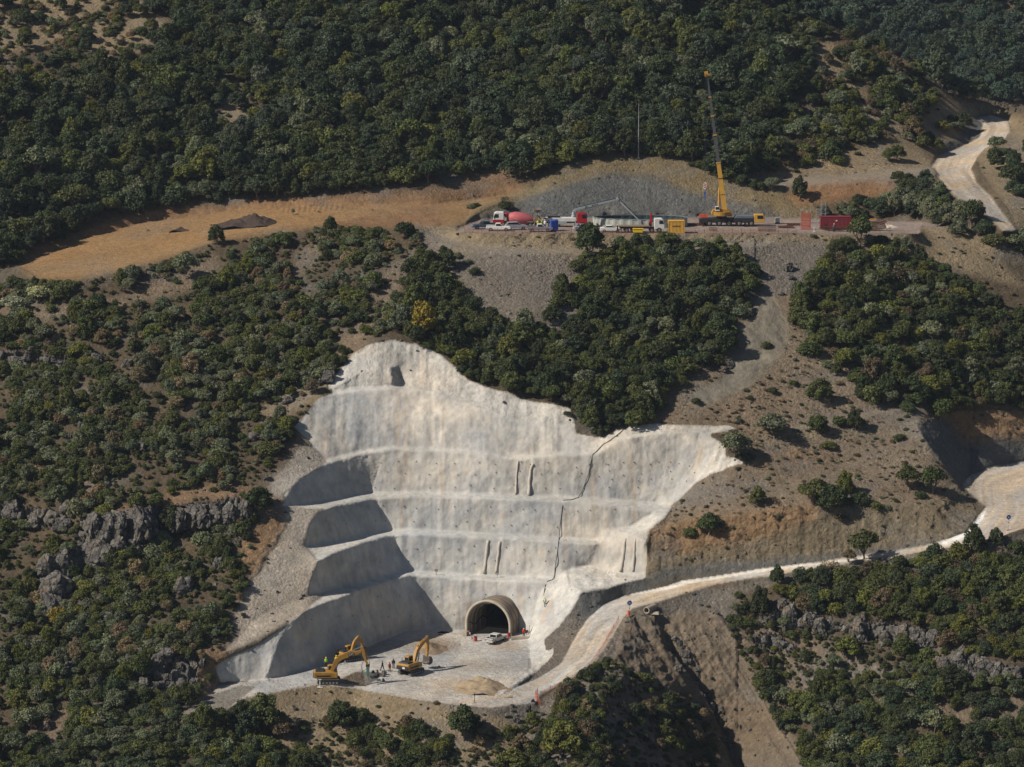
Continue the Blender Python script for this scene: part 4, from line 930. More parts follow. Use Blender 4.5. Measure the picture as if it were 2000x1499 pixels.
m_bin = M_('yellow_plastic', (222, 186, 30), .5); m_cont = M_('ochre_container', (204, 158, 70), .6, .3, 0, .15); m_contr = M_('maroon_container', (120, 44, 52), .6, .3, 0, .15)
m_orange = M_('orange_net', (206, 96, 70), .8, .1); m_grey = M_('grey_paint', (150, 160, 162), .5); m_conc = M_('grey_concrete', (160, 148, 132), .9, .1, 0, .25, .7); m_sheet = M_('sheet_piling', (168, 170, 162), .6, .3, .2, .2, .6)
m_teal = M_('teal_sheet', (44, 64, 70), .6, .3, 0, .2, .6); m_green = M_('breaker_green', (78, 122, 106), .55); m_skin = M_('skin', (150, 108, 84), .7); m_black = M_('black_rubber', (34, 34, 36), .7, .2)
m_lamp_r = M_('red_lens', (170, 30, 26), .3); m_lamp_w = M_('clear_lens', (220, 220, 210), .2); m_wood = M_('pale_wood', (166, 150, 126), .85, .1, 0, .3, 3); m_galv = M_('galvanised_tube', (158, 160, 160), .5, .4, .4)
m_dirt = M_('heap_dirt', (136, 118, 98), .95, .05, 0, .35, 1.4); m_dirt2 = M_('heap_tan', (152, 134, 110), .95, .05, 0, .3, 1.4); m_brush = M_('dry_brushwood', (74, 64, 58), .95, .05, 0, .45, 2.5); m_bed = M_('dusty_steel', (128, 112, 96), .8, .2, 0, .3, 2)
m_cyl = M_('bright_piston', (176, 178, 180), .3, .5, .7)
def cloth(n, c): return M_(n, c, .85, .1, 0, .15, 6)

def ground(u, v, dz=0.0):
    p = at(u, v); p.z += dz; return p
def wheel(par, x, y, r, w=.28, z=None):
    z = r if z is None else z
    t = TB().lathe([(r * .62, -w / 2), (r * .95, -w / 2), (r, -w * .3), (r, w * .3), (r * .95, w / 2), (r * .62, w / 2)], (0, 0, 0), 'Y', 18).build('wheel', m_tyre, par)
    t.location = (x, y, z)
    TB().lathe([(0, -w * .42), (r * .3, -w * .36), (r * .64, -w * .25), (r * .64, w * .25), (r * .3, w * .36), (0, w * .42)], (0, 0, 0), 'Y', 14).build('rim', m_rim, t)
    return t
def text_on(par, s, size, loc, rot, mat, name='lettering', shear=0):
    cu = bpy.data.curves.new('lettering', 'FONT'); cu.body = s; cu.size = size; cu.extrude = .01; cu.align_x = 'CENTER'; cu.align_y = 'CENTER'; cu.shear = shear
    tmp = bpy.data.objects.new('tmp', cu); COL.objects.link(tmp); dg = bpy.context.evaluated_depsgraph_get(); dg.update()
    me = bpy.data.meshes.new_from_object(tmp.evaluated_get(dg)); bpy.data.objects.remove(tmp); me.materials.clear(); me.materials.append(mat)
    o = bpy.data.objects.new(name, me); COL.objects.link(o); o.parent = par; o.location = loc; o.rotation_euler = rot; return o

def car(loc, rz, paint, label, kind='sedan', cat='car', bedpaint=None, cabpaint=None):
    """front at +X"""
    t = empty({'sedan': 'parked_car', 'suv': 'parked_car', 'pickup': 'pickup_truck', 'double': 'pickup_truck'}[kind], loc, rz)
    W = 1.72
    if kind == 'sedan':
        L = 4.5; low = [(-2.25,.35),(-2.25,.8),(-2.15,.98),(-1.3,1.03),(1.0,1.0),(2.0,.82),(2.25,.62),(2.25,.35)]
        top = [(-1.55,1.0),(-.95,1.42),(.15,1.44),(1.05,1.0)]; glass = [(-1.4,1.04),(-.9,1.36),(.12,1.38),(.85,1.04)]; wx = (-1.35, 1.38); r = .32
    elif kind == 'suv':
        L = 4.6; low = [(-2.3,.4),(-2.3,1.05),(-2.15,1.15),(1.1,1.08),(2.05,.95),(2.3,.7),(2.3,.4)]
        top = [(-2.2,1.12),(-1.75,1.62),(.2,1.68),(1.2,1.08)]; glass = [(-1.95,1.16),(-1.6,1.54),(.15,1.6),(.95,1.14)]; wx = (-1.4, 1.42); r = .36
    else:
        L = 5.1; low = [(-2.55,.55),(-2.55,1.05),(-.75 if kind == 'pickup' else -1.2,1.05),(1.05,1.06),(2.3,.95),(2.55,.75),(2.55,.45),(-.8,.45)]
        b0 = -.72 if kind == 'pickup' else -1.15
        top = [(b0,1.03),(b0 + .12,1.66),(.35,1.68),(1.1,1.04)]; glass = [(b0 + .18,1.1),(b0 + .26,1.56),(.3,1.58),(.85,1.1)]; wx = (-1.6, 1.6); r = .38
    bp = bedpaint or paint
    TB().prism(low, -W / 2, W / 2).build('body', bp, t, .07)
    TB().prism(top, -W / 2 + .1, W / 2 - .1).build('cab', cabpaint or paint, t, .06)
    for s in (-1, 1):
        y = s * (W / 2 - .085)
        TB().prism(glass, y - .02 if s < 0 else y, y if s < 0 else y + .02).build('side_window', m_glass, t)
    gx0, gz0 = top[3]; gx1, gz1 = top[2]; dx, dz = gx1 - gx0, gz1 - gz0; n = Vector((-dz, 0, dx)).normalized() * -.02
    for nm, (a, b_) in (('windscreen', (top[3], top[2])), ('rear_window', (top[0], top[1]))):
        a, b_ = Vector((a[0], 0, a[1])), Vector((b_[0], 0, b_[1])); o_ = Vector((.02 if nm == 'windscreen' else -.02, 0, .012)); w = W / 2 - .2; g = TB()
        p, q = a.lerp(b_, .12) + o_, a.lerp(b_, .88) + o_
        g.V = [p + Vector((0, -w, 0)), p + Vector((0, w, 0)), q + Vector((0, w * .92, 0)), q + Vector((0, -w * .92, 0))]; g.V += [v - o_ * .9 for v in g.V]
        g.F = [[0, 1, 2, 3], [7, 6, 5, 4], [0, 4, 5, 1], [1, 5, 6, 2], [2, 6, 7, 3], [3, 7, 4, 0]]; g.build(nm, m_glass, t)
    if kind in ('pickup', 'double'):
        b1 = (-.8 if kind == 'pickup' else -1.25)
        TB().box(((b1 - 2.45) / 2, 0, 1.052), (abs(b1 + 2.45), W - .22, .02)).build('bed_floor', m_dark, t)
        for s in (-1, 1): TB().box(((b1 - 2.5) / 2, s * (W / 2 - .06), 1.12), (abs(b1 + 2.5), .08, .16)).build('bed_side', bp, t)
        TB().box((-2.52, 0, 1.0), (.06, W - .1, .42)).build('tailgate', bp, t)
    for x in wx:
        for s in (-1, 1): wheel(t, x, s * (W / 2 - .1), r, .24)
    for s in (-1, 1):
        TB().box((L / 2 - .02, s * .62, .74), (.08, .3, .14)).build('headlight', m_lamp_w, t)
        TB().box((-L / 2 - .01, s * .72, .86), (.06, .16, .26)).build('tail_light', m_lamp_r, t)
    TB().box((L / 2 + .02, 0, .48), (.12, W - .1, .2)).build('bumper', m_dark if kind != 'sedan' else paint, t, .03)
    TB().box((-L / 2 - .04, 0, .5), (.1, W - .1, .16)).build('bumper', m_galv if 'pick' in kind or kind == 'double' else paint, t, .03)
    TB().box((-L / 2 - .1, 0, .72), (.012, .42, .12)).build('number_plate', m_white, t)
    return tag(t, label, cat)

def truck_cab(par, x, paint, lower=None, w=2.3, h=2.9, z0=.75):
    """front at +X, x is the rear of the cab"""
    prof = [(0, z0), (0, h - .12), (.15, h), (1.55, h), (1.9, h - .25), (2.05, z0 + .95), (2.1, z0)]
    c = TB().prism(prof, -w / 2, w / 2).build('cab', paint, par, .08); c.location = (x, 0, 0)
    if lower: TB().prism([(-.01, z0 - .02), (-.01, z0 + .75), (2.09, z0 + .75), (2.13, z0 - .02)], -w / 2 - .02, w / 2 + .02).build('lower_panel', lower, c, .04)
    for s in (-1, 1):
        y = s * (w / 2 + .005)
        TB().prism([(1.0, z0 + 1.1), (1.0, h - .35), (1.72, h - .35), (1.9, z0 + 1.1)], y - .02, y + .02).build('side_window', m_glass, c)
        TB().box((2.1, s * (w / 2 + .12), h - .7), (.1, .12, .5)).build('mirror', m_dark, c)
        TB().box((2.13, s * (w / 2 - .3), z0 + .1), (.06, .4, .2)).build('headlight', m_lamp_w, c)
    g = TB().prism([(2.04, z0 + 1.05), (1.925, h - .3), (1.95, h - .3), (2.065, z0 + 1.05)], -w / 2 + .15, w / 2 - .15).build('windscreen', m_glass, c)
    TB().box((2.14, 0, z0 - .1), (.16, w, .35)).build('bumper', lower or paint, c, .04)
    return c

# ---------------- concrete mixer truck, faces left
def mixer(loc, rz):
    t = empty('concrete_mixer_truck', loc, rz, 1.1)
    f = TB(); f.box((-1.2, -.42, .98), (8.2, .14, .26)); f.box((-1.2, .42, .98), (8.2, .14, .26)); f.box((-1.0, 0, .98), (7.6, .7, .1)); f.build('chassis', m_bed, t)
    truck_cab(t, 2.6, m_white, m_red)
    for x in (3.9, 2.1, -2.4, -3.75):
        for s in (-1, 1): wheel(t, x, s * .98, .52, .34)
    for x in (-2.4, -3.75):
        for s in (-1, 1): TB().prism([(x - .62, 1.0), (x - .45, 1.16), (x + .45, 1.16), (x + .62, 1.0), (x + .55, .98), (x - .55, .98)], s * .98 - .2, s * .98 + .2).build('mudguard', m_bed, t)
    dr = TB().lathe([(0, 0), (.55, .02), (.9, .2), (1.22, 1.1), (1.3, 1.9), (1.27, 2.7), (1.08, 3.7), (.7, 4.7), (.5, 5.0), (.42, 5.0)], (0, 0, 0), 'X', 32).build('drum', m_drum, t, 0, True)
    dr.location = (1.75, 0, 1.85); dr.rotation_euler = (0, radians(8), pi)
    TB().lathe([(.53, 4.75), (.66, 4.72), (.66, 4.95), (.5, 5.0)], (0, 0, 0), 'X', 24).build('drum_ring', m_bed, dr)
    for s in (-1, 1):
        k = TB()
        for i, (a, b_) in enumerate(((.9, 2.9),)):
            n = 8; V = []
            for j in range(n + 1):
                x = a + (b_ - a) * j / n; R_ = np.interp(x, [.25, 1.2, 1.9, 2.6, 3.6], [.9, 1.24, 1.3, 1.27, 1.1]) + .015
                for zz in ((.12 + .2 * j / n), (.38 + .2 * j / n)):
                    an = math.asin(min(.95, zz / R_)); V.append(Vector((x, s * R_ * cos(an), -R_ * sin(an) + .25)))
            bs = len(k.V); k.V += V; k.F += [[bs + 2 * j, bs + 2 * j + 2, bs + 2 * j + 3, bs + 2 * j + 1] for j in range(n)]
        k.build('drum_stripe', m_white, dr)
    TB().lathe([(0, -.45), (.3, -.42), (.42, -.3), (.42, .3), (.3, .42), (0, .45)], (2.15, 0, 2.3), 'Y', 20).build('water_tank', m_red, t, 0, True)
    TB().box((1.9, 0, 1.55), (.5, .9, .9), 0, (.6, .8)).build('drum_pedestal', m_bed, t)
    TB().prism([(-3.2, 1.1), (-3.9, 1.1), (-3.75, 2.45), (-3.45, 2.45)], -.75, .75).build('rear_frame', m_bed, t)
    TB().lathe([(.3, 0), (.75, .55), (.75, .62), (.28, .04)], (-3.75, 0, 2.75), 'Z', 16).build('hopper', m_bed, t)
    TB().prism([(-3.7, 2.2), (-4.45, 3.0), (-4.9, 3.15), (-4.9, 3.05), (-4.45, 2.85), (-3.9, 2.0)], -.3, .3).build('chute', m_grey, t)
    TB().prism([(-3.95, 1.9), (-4.7, 1.15), (-4.78, 1.25), (-4.0, 2.1)], -.22, .22).build('lower_chute', m_bed, t)
    l = TB(); l.tube([(-4.2, -.55, .7), (-4.2, -.55, 2.6)], .03, 6); l.tube([(-4.2, -.85, .7), (-4.2, -.85, 2.6)], .03, 6)
    for i in range(6): l.tube([(-4.2, -.55, .85 + .3 * i), (-4.2, -.85, .85 + .3 * i)], .02, 5)
    l.build('ladder', m_galv, t)
    return tag(t, 'mixer truck with pink drum and white and red cab at the left of the platform', 'truck')
def pump_truck(loc, rz):
    t = empty('concrete_pump_truck', loc, rz)
    TB().box((-.6, 0, .95), (8.0, .9, .3)).build('chassis', m_dark, t)
    truck_cab(t, 2.15, m_red, None, 2.35, 2.95)
    for x in (3.3, -1.9, -3.1):
        for s in (-1, 1): wheel(t, x, s * 1.0, .52, .36)
    TB().box((-1.25, 0, 1.55), (6.3, 2.3, .78)).build('deck_box', m_white, t, .05)
    TB().box((-2.7, -.4, 2.15), (2.6, .6, .3)).build('pipe_rack', m_dark, t)
    TB().box((-1.0, -1.0, .85), (1.9, .5, .5)).build('side_locker', m_grey, t, .03)
    for x in (-3.9, 1.75):
        for s in (-1, 1): TB().box((x, s * 1.12, .75), (.22, .2, 1.5)).build('outrigger', m_grey, t)
    TB().prism([(-4.3, 1.0), (-4.9, 1.7), (-4.2, 1.9), (-3.9, 1.1)], -.6, .6).build('hopper', m_dark, t)
    TB().lathe([(.45, 1.9), (.45, 2.4), (.32, 2.5), (.28, 3.1), (0, 3.15)], (1.4, 0, 0), 'Z', 18).build('boom_turret', m_grey, t)
    P = [Vector((1.3, 0, 3.1)), Vector((2.2, -.1, 3.75)), Vector((10.1, -.6, 5.65)), Vector((10.6, -.6, 5.85)), Vector((15.6, -1.0, .95))]
    b = TB().tube([P[0], P[1], P[2]], [.30, .28, .20], 4).build('boom_section', m_grey, t)
    TB().tube([P[1] + Vector((1.5, -.05, -.05)), P[2] + Vector((-1.8, .1, -.75))], [.1, .07], 6).build('lift_cylinder', m_cyl, b)
    TB().box(P[1].lerp(P[2], .22), (.3, .62, .52)).build('green_band', m_green, b)
    for i in range(5): TB().box(P[1].lerp(P[2], .40 + .045 * i) + Vector((0, -.26, 0)), (.2, .012, .22 if i % 2 else .3)).build('lettering', m_dark, b) if i < 4 else None
    TB().lathe([(0, -.35), (.32, -.33), (.32, .33), (0, .35)], tuple(P[3]), 'Y', 14).build('elbow_joint', m_grey, t)
    TB().tube([P[3], P[4]], [.21, .14], 4).build('boom_section', m_grey, t)
    TB().tube([P[0], P[1] + Vector((0, 0, .32)), P[2] + Vector((0, 0, .3)), P[3] + Vector((.2, 0, .3)), P[4] + Vector((.2, 0, .2)), P[4] + Vector((.3, 0, -.7))], .07, 6).build('delivery_pipe', m_dark, t)
    return tag(t, 'concrete pump truck with red cab and folded grey boom reaching over the platform', 'truck')
def flatbed(loc, rz):
    t = empty('flatbed_truck', loc, rz)
    TB().box((-.5, 0, .95), (8.4, .9, .26)).build('chassis', m_dark, t)
    truck_cab(t, 2.5, m_white, None, 2.3, 2.95)
    for x in (3.5, 1.95, -1.9, -3.3):
        for s in (-1, 1): wheel(t, x, s * 1.0, .55, .36)
    TB().box((-1.75, 0, 1.36), (6.3, 2.4, .22)).build('flat_bed', m_bed, t, .03)
    TB().box((1.35, 0, 1.8), (.1, 2.3, .9)).build('headboard', m_bed, t)
    c = TB(); c.box((1.75, 0, 1.9), (.5, .6, 1.2)); c.box((1.85, -.1, 3.0), (.42, .4, 2.0), 0, (.7, .8)); c.tube([(1.75, .1, 3.9), (2.05, .15, 2.2), (1.5, .2, 1.6)], [.16, .2, .12], 6)
    c.build('loader_crane', m_red, t, .03)
    return tag(t, 'flatbed truck with white cab and folded red loader crane before the sheet pile ring', 'truck')
def mobile_crane(loc, rz):
    t = empty('mobile_crane', loc, rz)
    TB().prism([(-6.2, .75), (-6.5, 1.5), (-5.8, 1.72), (5.2, 1.72), (5.2, .75)], -1.15, 1.15).build('carrier', m_dark, t, .05)
    TB().prism([(.9, 1.74), (1.5, 2.25), (5.0, 2.25), (5.2, 1.74)], -1.1, 1.1).build('carrier_deck', M_('slate_paint', (98, 106, 114), .6), t, .04)
    for x in (-4.3, -2.2, -.1, 2.0, 4.6):
        for s in (-1, 1): wheel(t, x, s * 1.05, .66, .42)
    cb = TB().prism([(5.25, .8), (5.25, 2.5), (7.2, 2.5), (7.45, 1.6), (7.45, .8)], -1.15, 1.15).build('driver_cab', m_yel2, t, .06)
    for s in (-1, 1):
        y = s * 1.155
        TB().prism([(5.9, 1.6), (5.9, 2.3), (7.05, 2.3), (7.25, 1.6)], y - .015, y + .015).build('side_window', m_glass, cb)
    TB().prism([(7.46, 1.65), (7.25, 2.35), (7.27, 2.35), (7.48, 1.65)], -1.0, 1.0).build('windscreen', m_glass, cb)
    for x in (-5.6, 3.4):
        for s in (-1, 1): TB().box((x, s * 1.5, .7), (.25, .7, .25)).box((x, s * 1.8, .38), (.2, .2, .7)).box((x, s * 1.8, .05), (.6, .6, .1)).build('outrigger', m_dark, t)
    up = TB().lathe([(0, 0), (1.1, 0), (1.1, .3), (0, .3)], (-1.6, 0, 1.78), 'Z', 24).build('slew_ring', m_dark, t)
    TB().prism([(-3.7, 2.1), (-3.9, 2.7), (-3.5, 3.5), (-2.0, 3.75), (-.2, 3.5), (.5, 3.0), (.5, 2.1)], -1.05, 1.05).build('superstructure', m_yel, t, .06)
    cw = TB().lathe([(0, 2.25), (2.1, 2.25), (2.1, 3.05), (0, 3.05)], (-1.6, .1, 0), 'Z', 28).build('counterweight', m_yel, t)
    oc = TB().prism([(-3.05, 3.3), (-3.05, 4.25), (-2.25, 4.25), (-2.05, 3.3)], -1.4, -.7).build('operator_cab', m_white, t, .04)
    TB().prism([(-3.0, 3.6), (-3.0, 4.15), (-2.3, 4.15), (-2.15, 3.6)], -1.42, -1.40).build('side_window', m_glass, oc)
    base = Vector((-.95, .1, 3.2)); tip = Vector((-4.95, .1, 31.8)); d = (tip - base)
    cuts = [0, .355, .56, .70, .84, 1.0]; wd = [(1.18, .92), (.78, .72), (.68, .62), (.58, .52), (.48, .42)]
    for i in range(5):
        a, b_ = base + d * cuts[i], base + d * cuts[i + 1]
        sct = TB().tube([a, b_], [wd[i][0] * .62, wd[i][1] * .62], 4).build('boom_section', m_yel2 if i == 0 else M_('boom_grey', (88, 88, 92), .5, .4, .2), t)
        if i: TB().tube([a - d * .002, a + d * .006], [wd[i][0] * .85] * 2, 4).build('boom_collar', m_yel2, sct)
        else:
            for q in (.12, .24): TB().tube([a + d * q, a + d * (q + .004)], [.70] * 2, 4).build('seam', m_dark, sct)
    hd = TB().box(tip + Vector((-.15, 0, .3)), (.75, .5, 1.1), 0, (1, 1), radians(-8)).build('boom_head', m_yel2, t, .04)
    for s in (-.35, .4): TB().lathe([(0, -.1), (.28, -.1), (.28, .1), (0, .1)], tuple(tip + Vector((s, -.3, .2))), 'Y', 14).build('sheave', m_yel, hd)
    TB().tube([(-2.3, .1, 3.4), base + d * .17 + Vector((-.55, 0, 0))], [.2, .14], 8).build('lift_cylinder', m_yel2, t)
    TB().tube([base + d * .05 + Vector((-.7, 0, 0)), base + d * .16 + Vector((-.62, 0, 0))], .05, 6).build('hose_reel', m_red, t)
    hx = tip + Vector((-.35, -.3, 0)); hz = 8.4
    ho = TB().tube([hx, Vector((hx.x, hx.y, hz + .9))], .025, 5).tube([hx + Vector((.18, 0, 0)), Vector((hx.x + .18, hx.y, hz + .9))], .025, 5).build('hoist_rope', m_dark, t)
    hb = empty('hook_block', t.matrix_basis @ Vector((0, 0, 0))); bpy.context.view_layer.update()
    wl = Matrix.Translation(Vector(loc)) @ Matrix.Rotation(rz, 4, 'Z') @ Vector((hx.x + .1, hx.y, hz)); hb.location = wl; hb.rotation_euler = (0, 0, rz)
    TB().prism([(-.42, -.35), (-.3, .55), (.12, .9), (.45, .5), (.3, -.4), (0, -.65)], -.2, .2).build('block', m_white, hb)
    for i in range(3): TB().prism([(-.38 + .04 * i, -.2 + .36 * i), (.32, -.42 + .36 * i), (.34, -.24 + .36 * i), (-.36 + .04 * i, -.02 + .36 * i)], -.21, .21).build('warning_stripe', m_lamp_r, hb)
    TB().tube([(0, 0, -.6), (0, 0, -1.1)], .05, 6).box((0, 0, -1.35), (.4, .3, .5)).box((0, 0, -2.0), (.22, .2, 1.2)).build('lifting_gear', m_blue, hb)
    TB().tube([(0, 0, -2.5), (0, 0, -6.4)], .03, 5).build('sling', m_dark, hb)
    tag(hb, 'red and white striped hook block hanging from the crane with blue lifting gear under it', 'hook')
    return tag(t, 'yellow mobile crane with dark carrier and tall telescopic boom raised over the platform', 'crane')

# ---------------- excavators: arm outline in the machine's own x-z plane (x forward)
def excavator(loc, rz, boom, stick, tool, label, scale=1.0, swing=0.0, yel=None):
    Y_ = yel or m_yel; t = empty('excavator', loc, rz, scale)
    for s in (-1, 1):
        tr = TB().prism([(-2.15, .45), (-1.9, .08), (1.9, .08), (2.2, .45), (1.95, .92), (-1.95, .92)], s * 1.25 - .3, s * 1.25 + .3).build('track', m_dark, t, .06)
        sh = TB()
        for i in range(17): sh.box((-1.9 + i * .235, s * 1.25, .945), (.13, .62, .04)); sh.box((-1.85 + i * .23, s * 1.25, .055), (.13, .62, .04))
        for i in range(5): sh.box((-2.12 + .045 * i, s * 1.25, .28 + .11 * i), (.07, .62, .09)); 
        sh.build('track_shoes', m_rim, tr)
        for i in range(6): TB().lathe([(0, -.33), (.2, -.33), (.2, .33), (0, .33)], (-1.6 + .62 * i, s * 1.25, .32), 'Y', 12).build('roller', m_rim, tr)
    TB().box((0, 0, .8), (2.2, 2.0, .5)).build('undercarriage', m_dark, t)
    U = bpy.data.objects.new('upper_body', TB().prism([(-2.6, 1.15), (-2.75, 1.5), (-2.7, 2.25), (-2.4, 2.35), (.4, 2.3), (1.6, 2.05), (1.7, 1.15)], -1.42, 1.42).build('x', Y_, None).data)
    bpy.data.objects.remove(bpy.data.objects['x']); U.name = 'upper_body'; COL.objects.link(U); U.parent = t; U.rotation_euler = (0, 0, swing)
    bv = U.modifiers.new('bevel', 'BEVEL'); bv.width = .12; bv.segments = 2
    TB().prism([(-2.82, 1.3), (-2.86, 1.55), (-2.8, 1.95), (-2.6, 1.95), (-2.6, 1.3)], -1.3, 1.3).build('counterweight_band', m_dark, U)
    TB().box((-2.87, -.35, 1.65), (.03, .55, .32)).build('number_board', m_white, U)
    TB().box((-1.6, 0, 2.45), (1.7, 2.3, .3), 0, (.85, .85)).build('engine_cover', m_dark, U, .05)
    TB().tube([(-1.9, .7, 2.5), (-1.9, .7, 3.0)], .07, 8).build('exhaust', m_dark, U)
    for s in (-1, 1): TB().box((-.9, s * 1.43, 1.6), (2.6, .03, .3)).build('side_stripe', m_dark, U)
    cb = TB().prism([(-.2, 2.0), (-.2, 3.05), (.1, 3.2), (1.1, 3.2), (1.5, 2.4), (1.6, 1.35), (.2, 1.35)], .45, 1.35).build('cab', Y_, U, .06)
    for y in (.44, 1.36): TB().prism([(0, 2.15), (0, 3.0), (1.0, 3.05), (1.35, 2.4), (1.4, 2.0)], y - .012, y + .012).build('side_window', m_glass, cb)
    TB().prism([(1.56, 2.0), (1.5, 2.45), (1.12, 3.15), (1.16, 3.15), (1.54, 2.45), (1.62, 2.0)], .52, 1.28).build('windscreen', m_glass, cb)
    TB().box((-.23, .9, 2.6), (.03, .7, .7)).build('rear_window', m_glass, cb)
    B = [Vector((x, -.1, z)) for x, z in boom]; S = [Vector((x, -.1, z)) for x, z in stick]
    def slab(pts, hs, w, nm):
        k = TB(); up_, dn = [], []
        for i, p in enumerate(pts):
            d = (pts[min(i + 1, len(pts) - 1)] - pts[max(0, i - 1)]).normalized(); n = Vector((-d.z, 0, d.x)); up_.append(p + n * hs[i] / 2); dn.append(p - n * hs[i] / 2)
        pr = [(p.x, p.z) for p in up_] + [(p.x, p.z) for p in reversed(dn)]
        n = len(pts); k.V = [Vector((x, -.1 - w / 2, z)) for x, z in pr] + [Vector((x, -.1 + w / 2, z)) for x, z in pr]; m = len(pr)
        for i in range(n - 1): k.F += [[i, i + 1, m - 2 - i, m - 1 - i], [m + i, m + m - 1 - i, m + m - 2 - i, m + i + 1]]
        for i in range(m): k.F.append([i, (i + 1) % m, m + (i + 1) % m, m + i])
        return k.build(nm, Y_, U)
    bm_ = slab(B, [.5] + [.85] * (len(B) - 2) + [.45], .52, 'boom')
    st_ = slab(S, [.4, .75] + [.42] * (len(S) - 2), .4, 'stick')
    for s in (-.36, .36): TB().tube([(B[0].x + .7, -.1 + s, B[0].z - .15), B[0].lerp(B[1], .9) + Vector((.45, s, -.05))], [.11, .07], 8).build('boom_cylinder', m_dark, bm_)
    q0, q1 = B[1].lerp(B[2], .35) + Vector((-.15, 0, .6)), B[-1].lerp(S[0], .1)
    mid = q0.lerp(S[0], .55); TB().tube([q0, mid], .13, 8).build('stick_cylinder', Y_, bm_); TB().tube([mid, S[0] + Vector((0, 0, .05))], .06, 8).build('stick_piston', m_cyl, bm_)
    e = S[-1]; a = S[1].lerp(S[2], .2) + Vector((.45, 0, .1)); m2 = a.lerp(e, .6) + Vector((.4, 0, .05))
    TB().tube([a, m2], .09, 8).build('tool_cylinder', Y_, st_); TB().tube([m2, e + Vector((.4, 0, -.05))], .05, 8).build('tool_piston', m_cyl, st_)
    if tool == 'breaker':
        w = TB().prism([(e.x - .28, e.z - .35), (e.x + .36, e.z - .35), (e.x + .3, e.z - 1.9), (e.x + .18, e.z - 2.3), (e.x - .1, e.z - 2.3), (e.x - .22, e.z - 1.9)], -.42, .22).build('breaker', m_green, U, .04)
        TB().box((e.x + .04, -.1, e.z - .2), (.75, .6, .45)).build('breaker_bracket', m_dark, w); TB().tube([(e.x + .04, -.1, e.z - 2.2), (e.x + .04, -.1, e.z - 3.1)], [.09, .05], 8).build('chisel', m_rim, w)
        TB().tube([(e.x - .7, -.3, e.z + .9), (e.x - 1.15, -.3, e.z - .3), (e.x - .95, -.3, e.z - 1.3), (e.x - .3, -.3, e.z - .8)], .045, 6).build('hose', m_black, w)
    else:
        pr = [(e.x - .2, e.z + .15), (e.x + .5, e.z - .1), (e.x + .95, e.z - .8), (e.x + .7, e.z - 1.4), (e.x - .1, e.z - 1.55), (e.x - .7, e.z - 1.15), (e.x - .25, e.z - .9)]
        w = TB().prism(pr, -.85, .65).build('bucket', M_('worn_steel', (92, 84, 76), .6, .3, .3), U, .03)
        k = TB()
        for i in range(5): k.box((e.x - .78, -.72 + .31 * i, e.z - 1.1), (.28, .12, .1), 0, (1, 1), .5)
        k.build('bucket_teeth', m_rim, w)
    return tag(t, label, 'excavator'), U

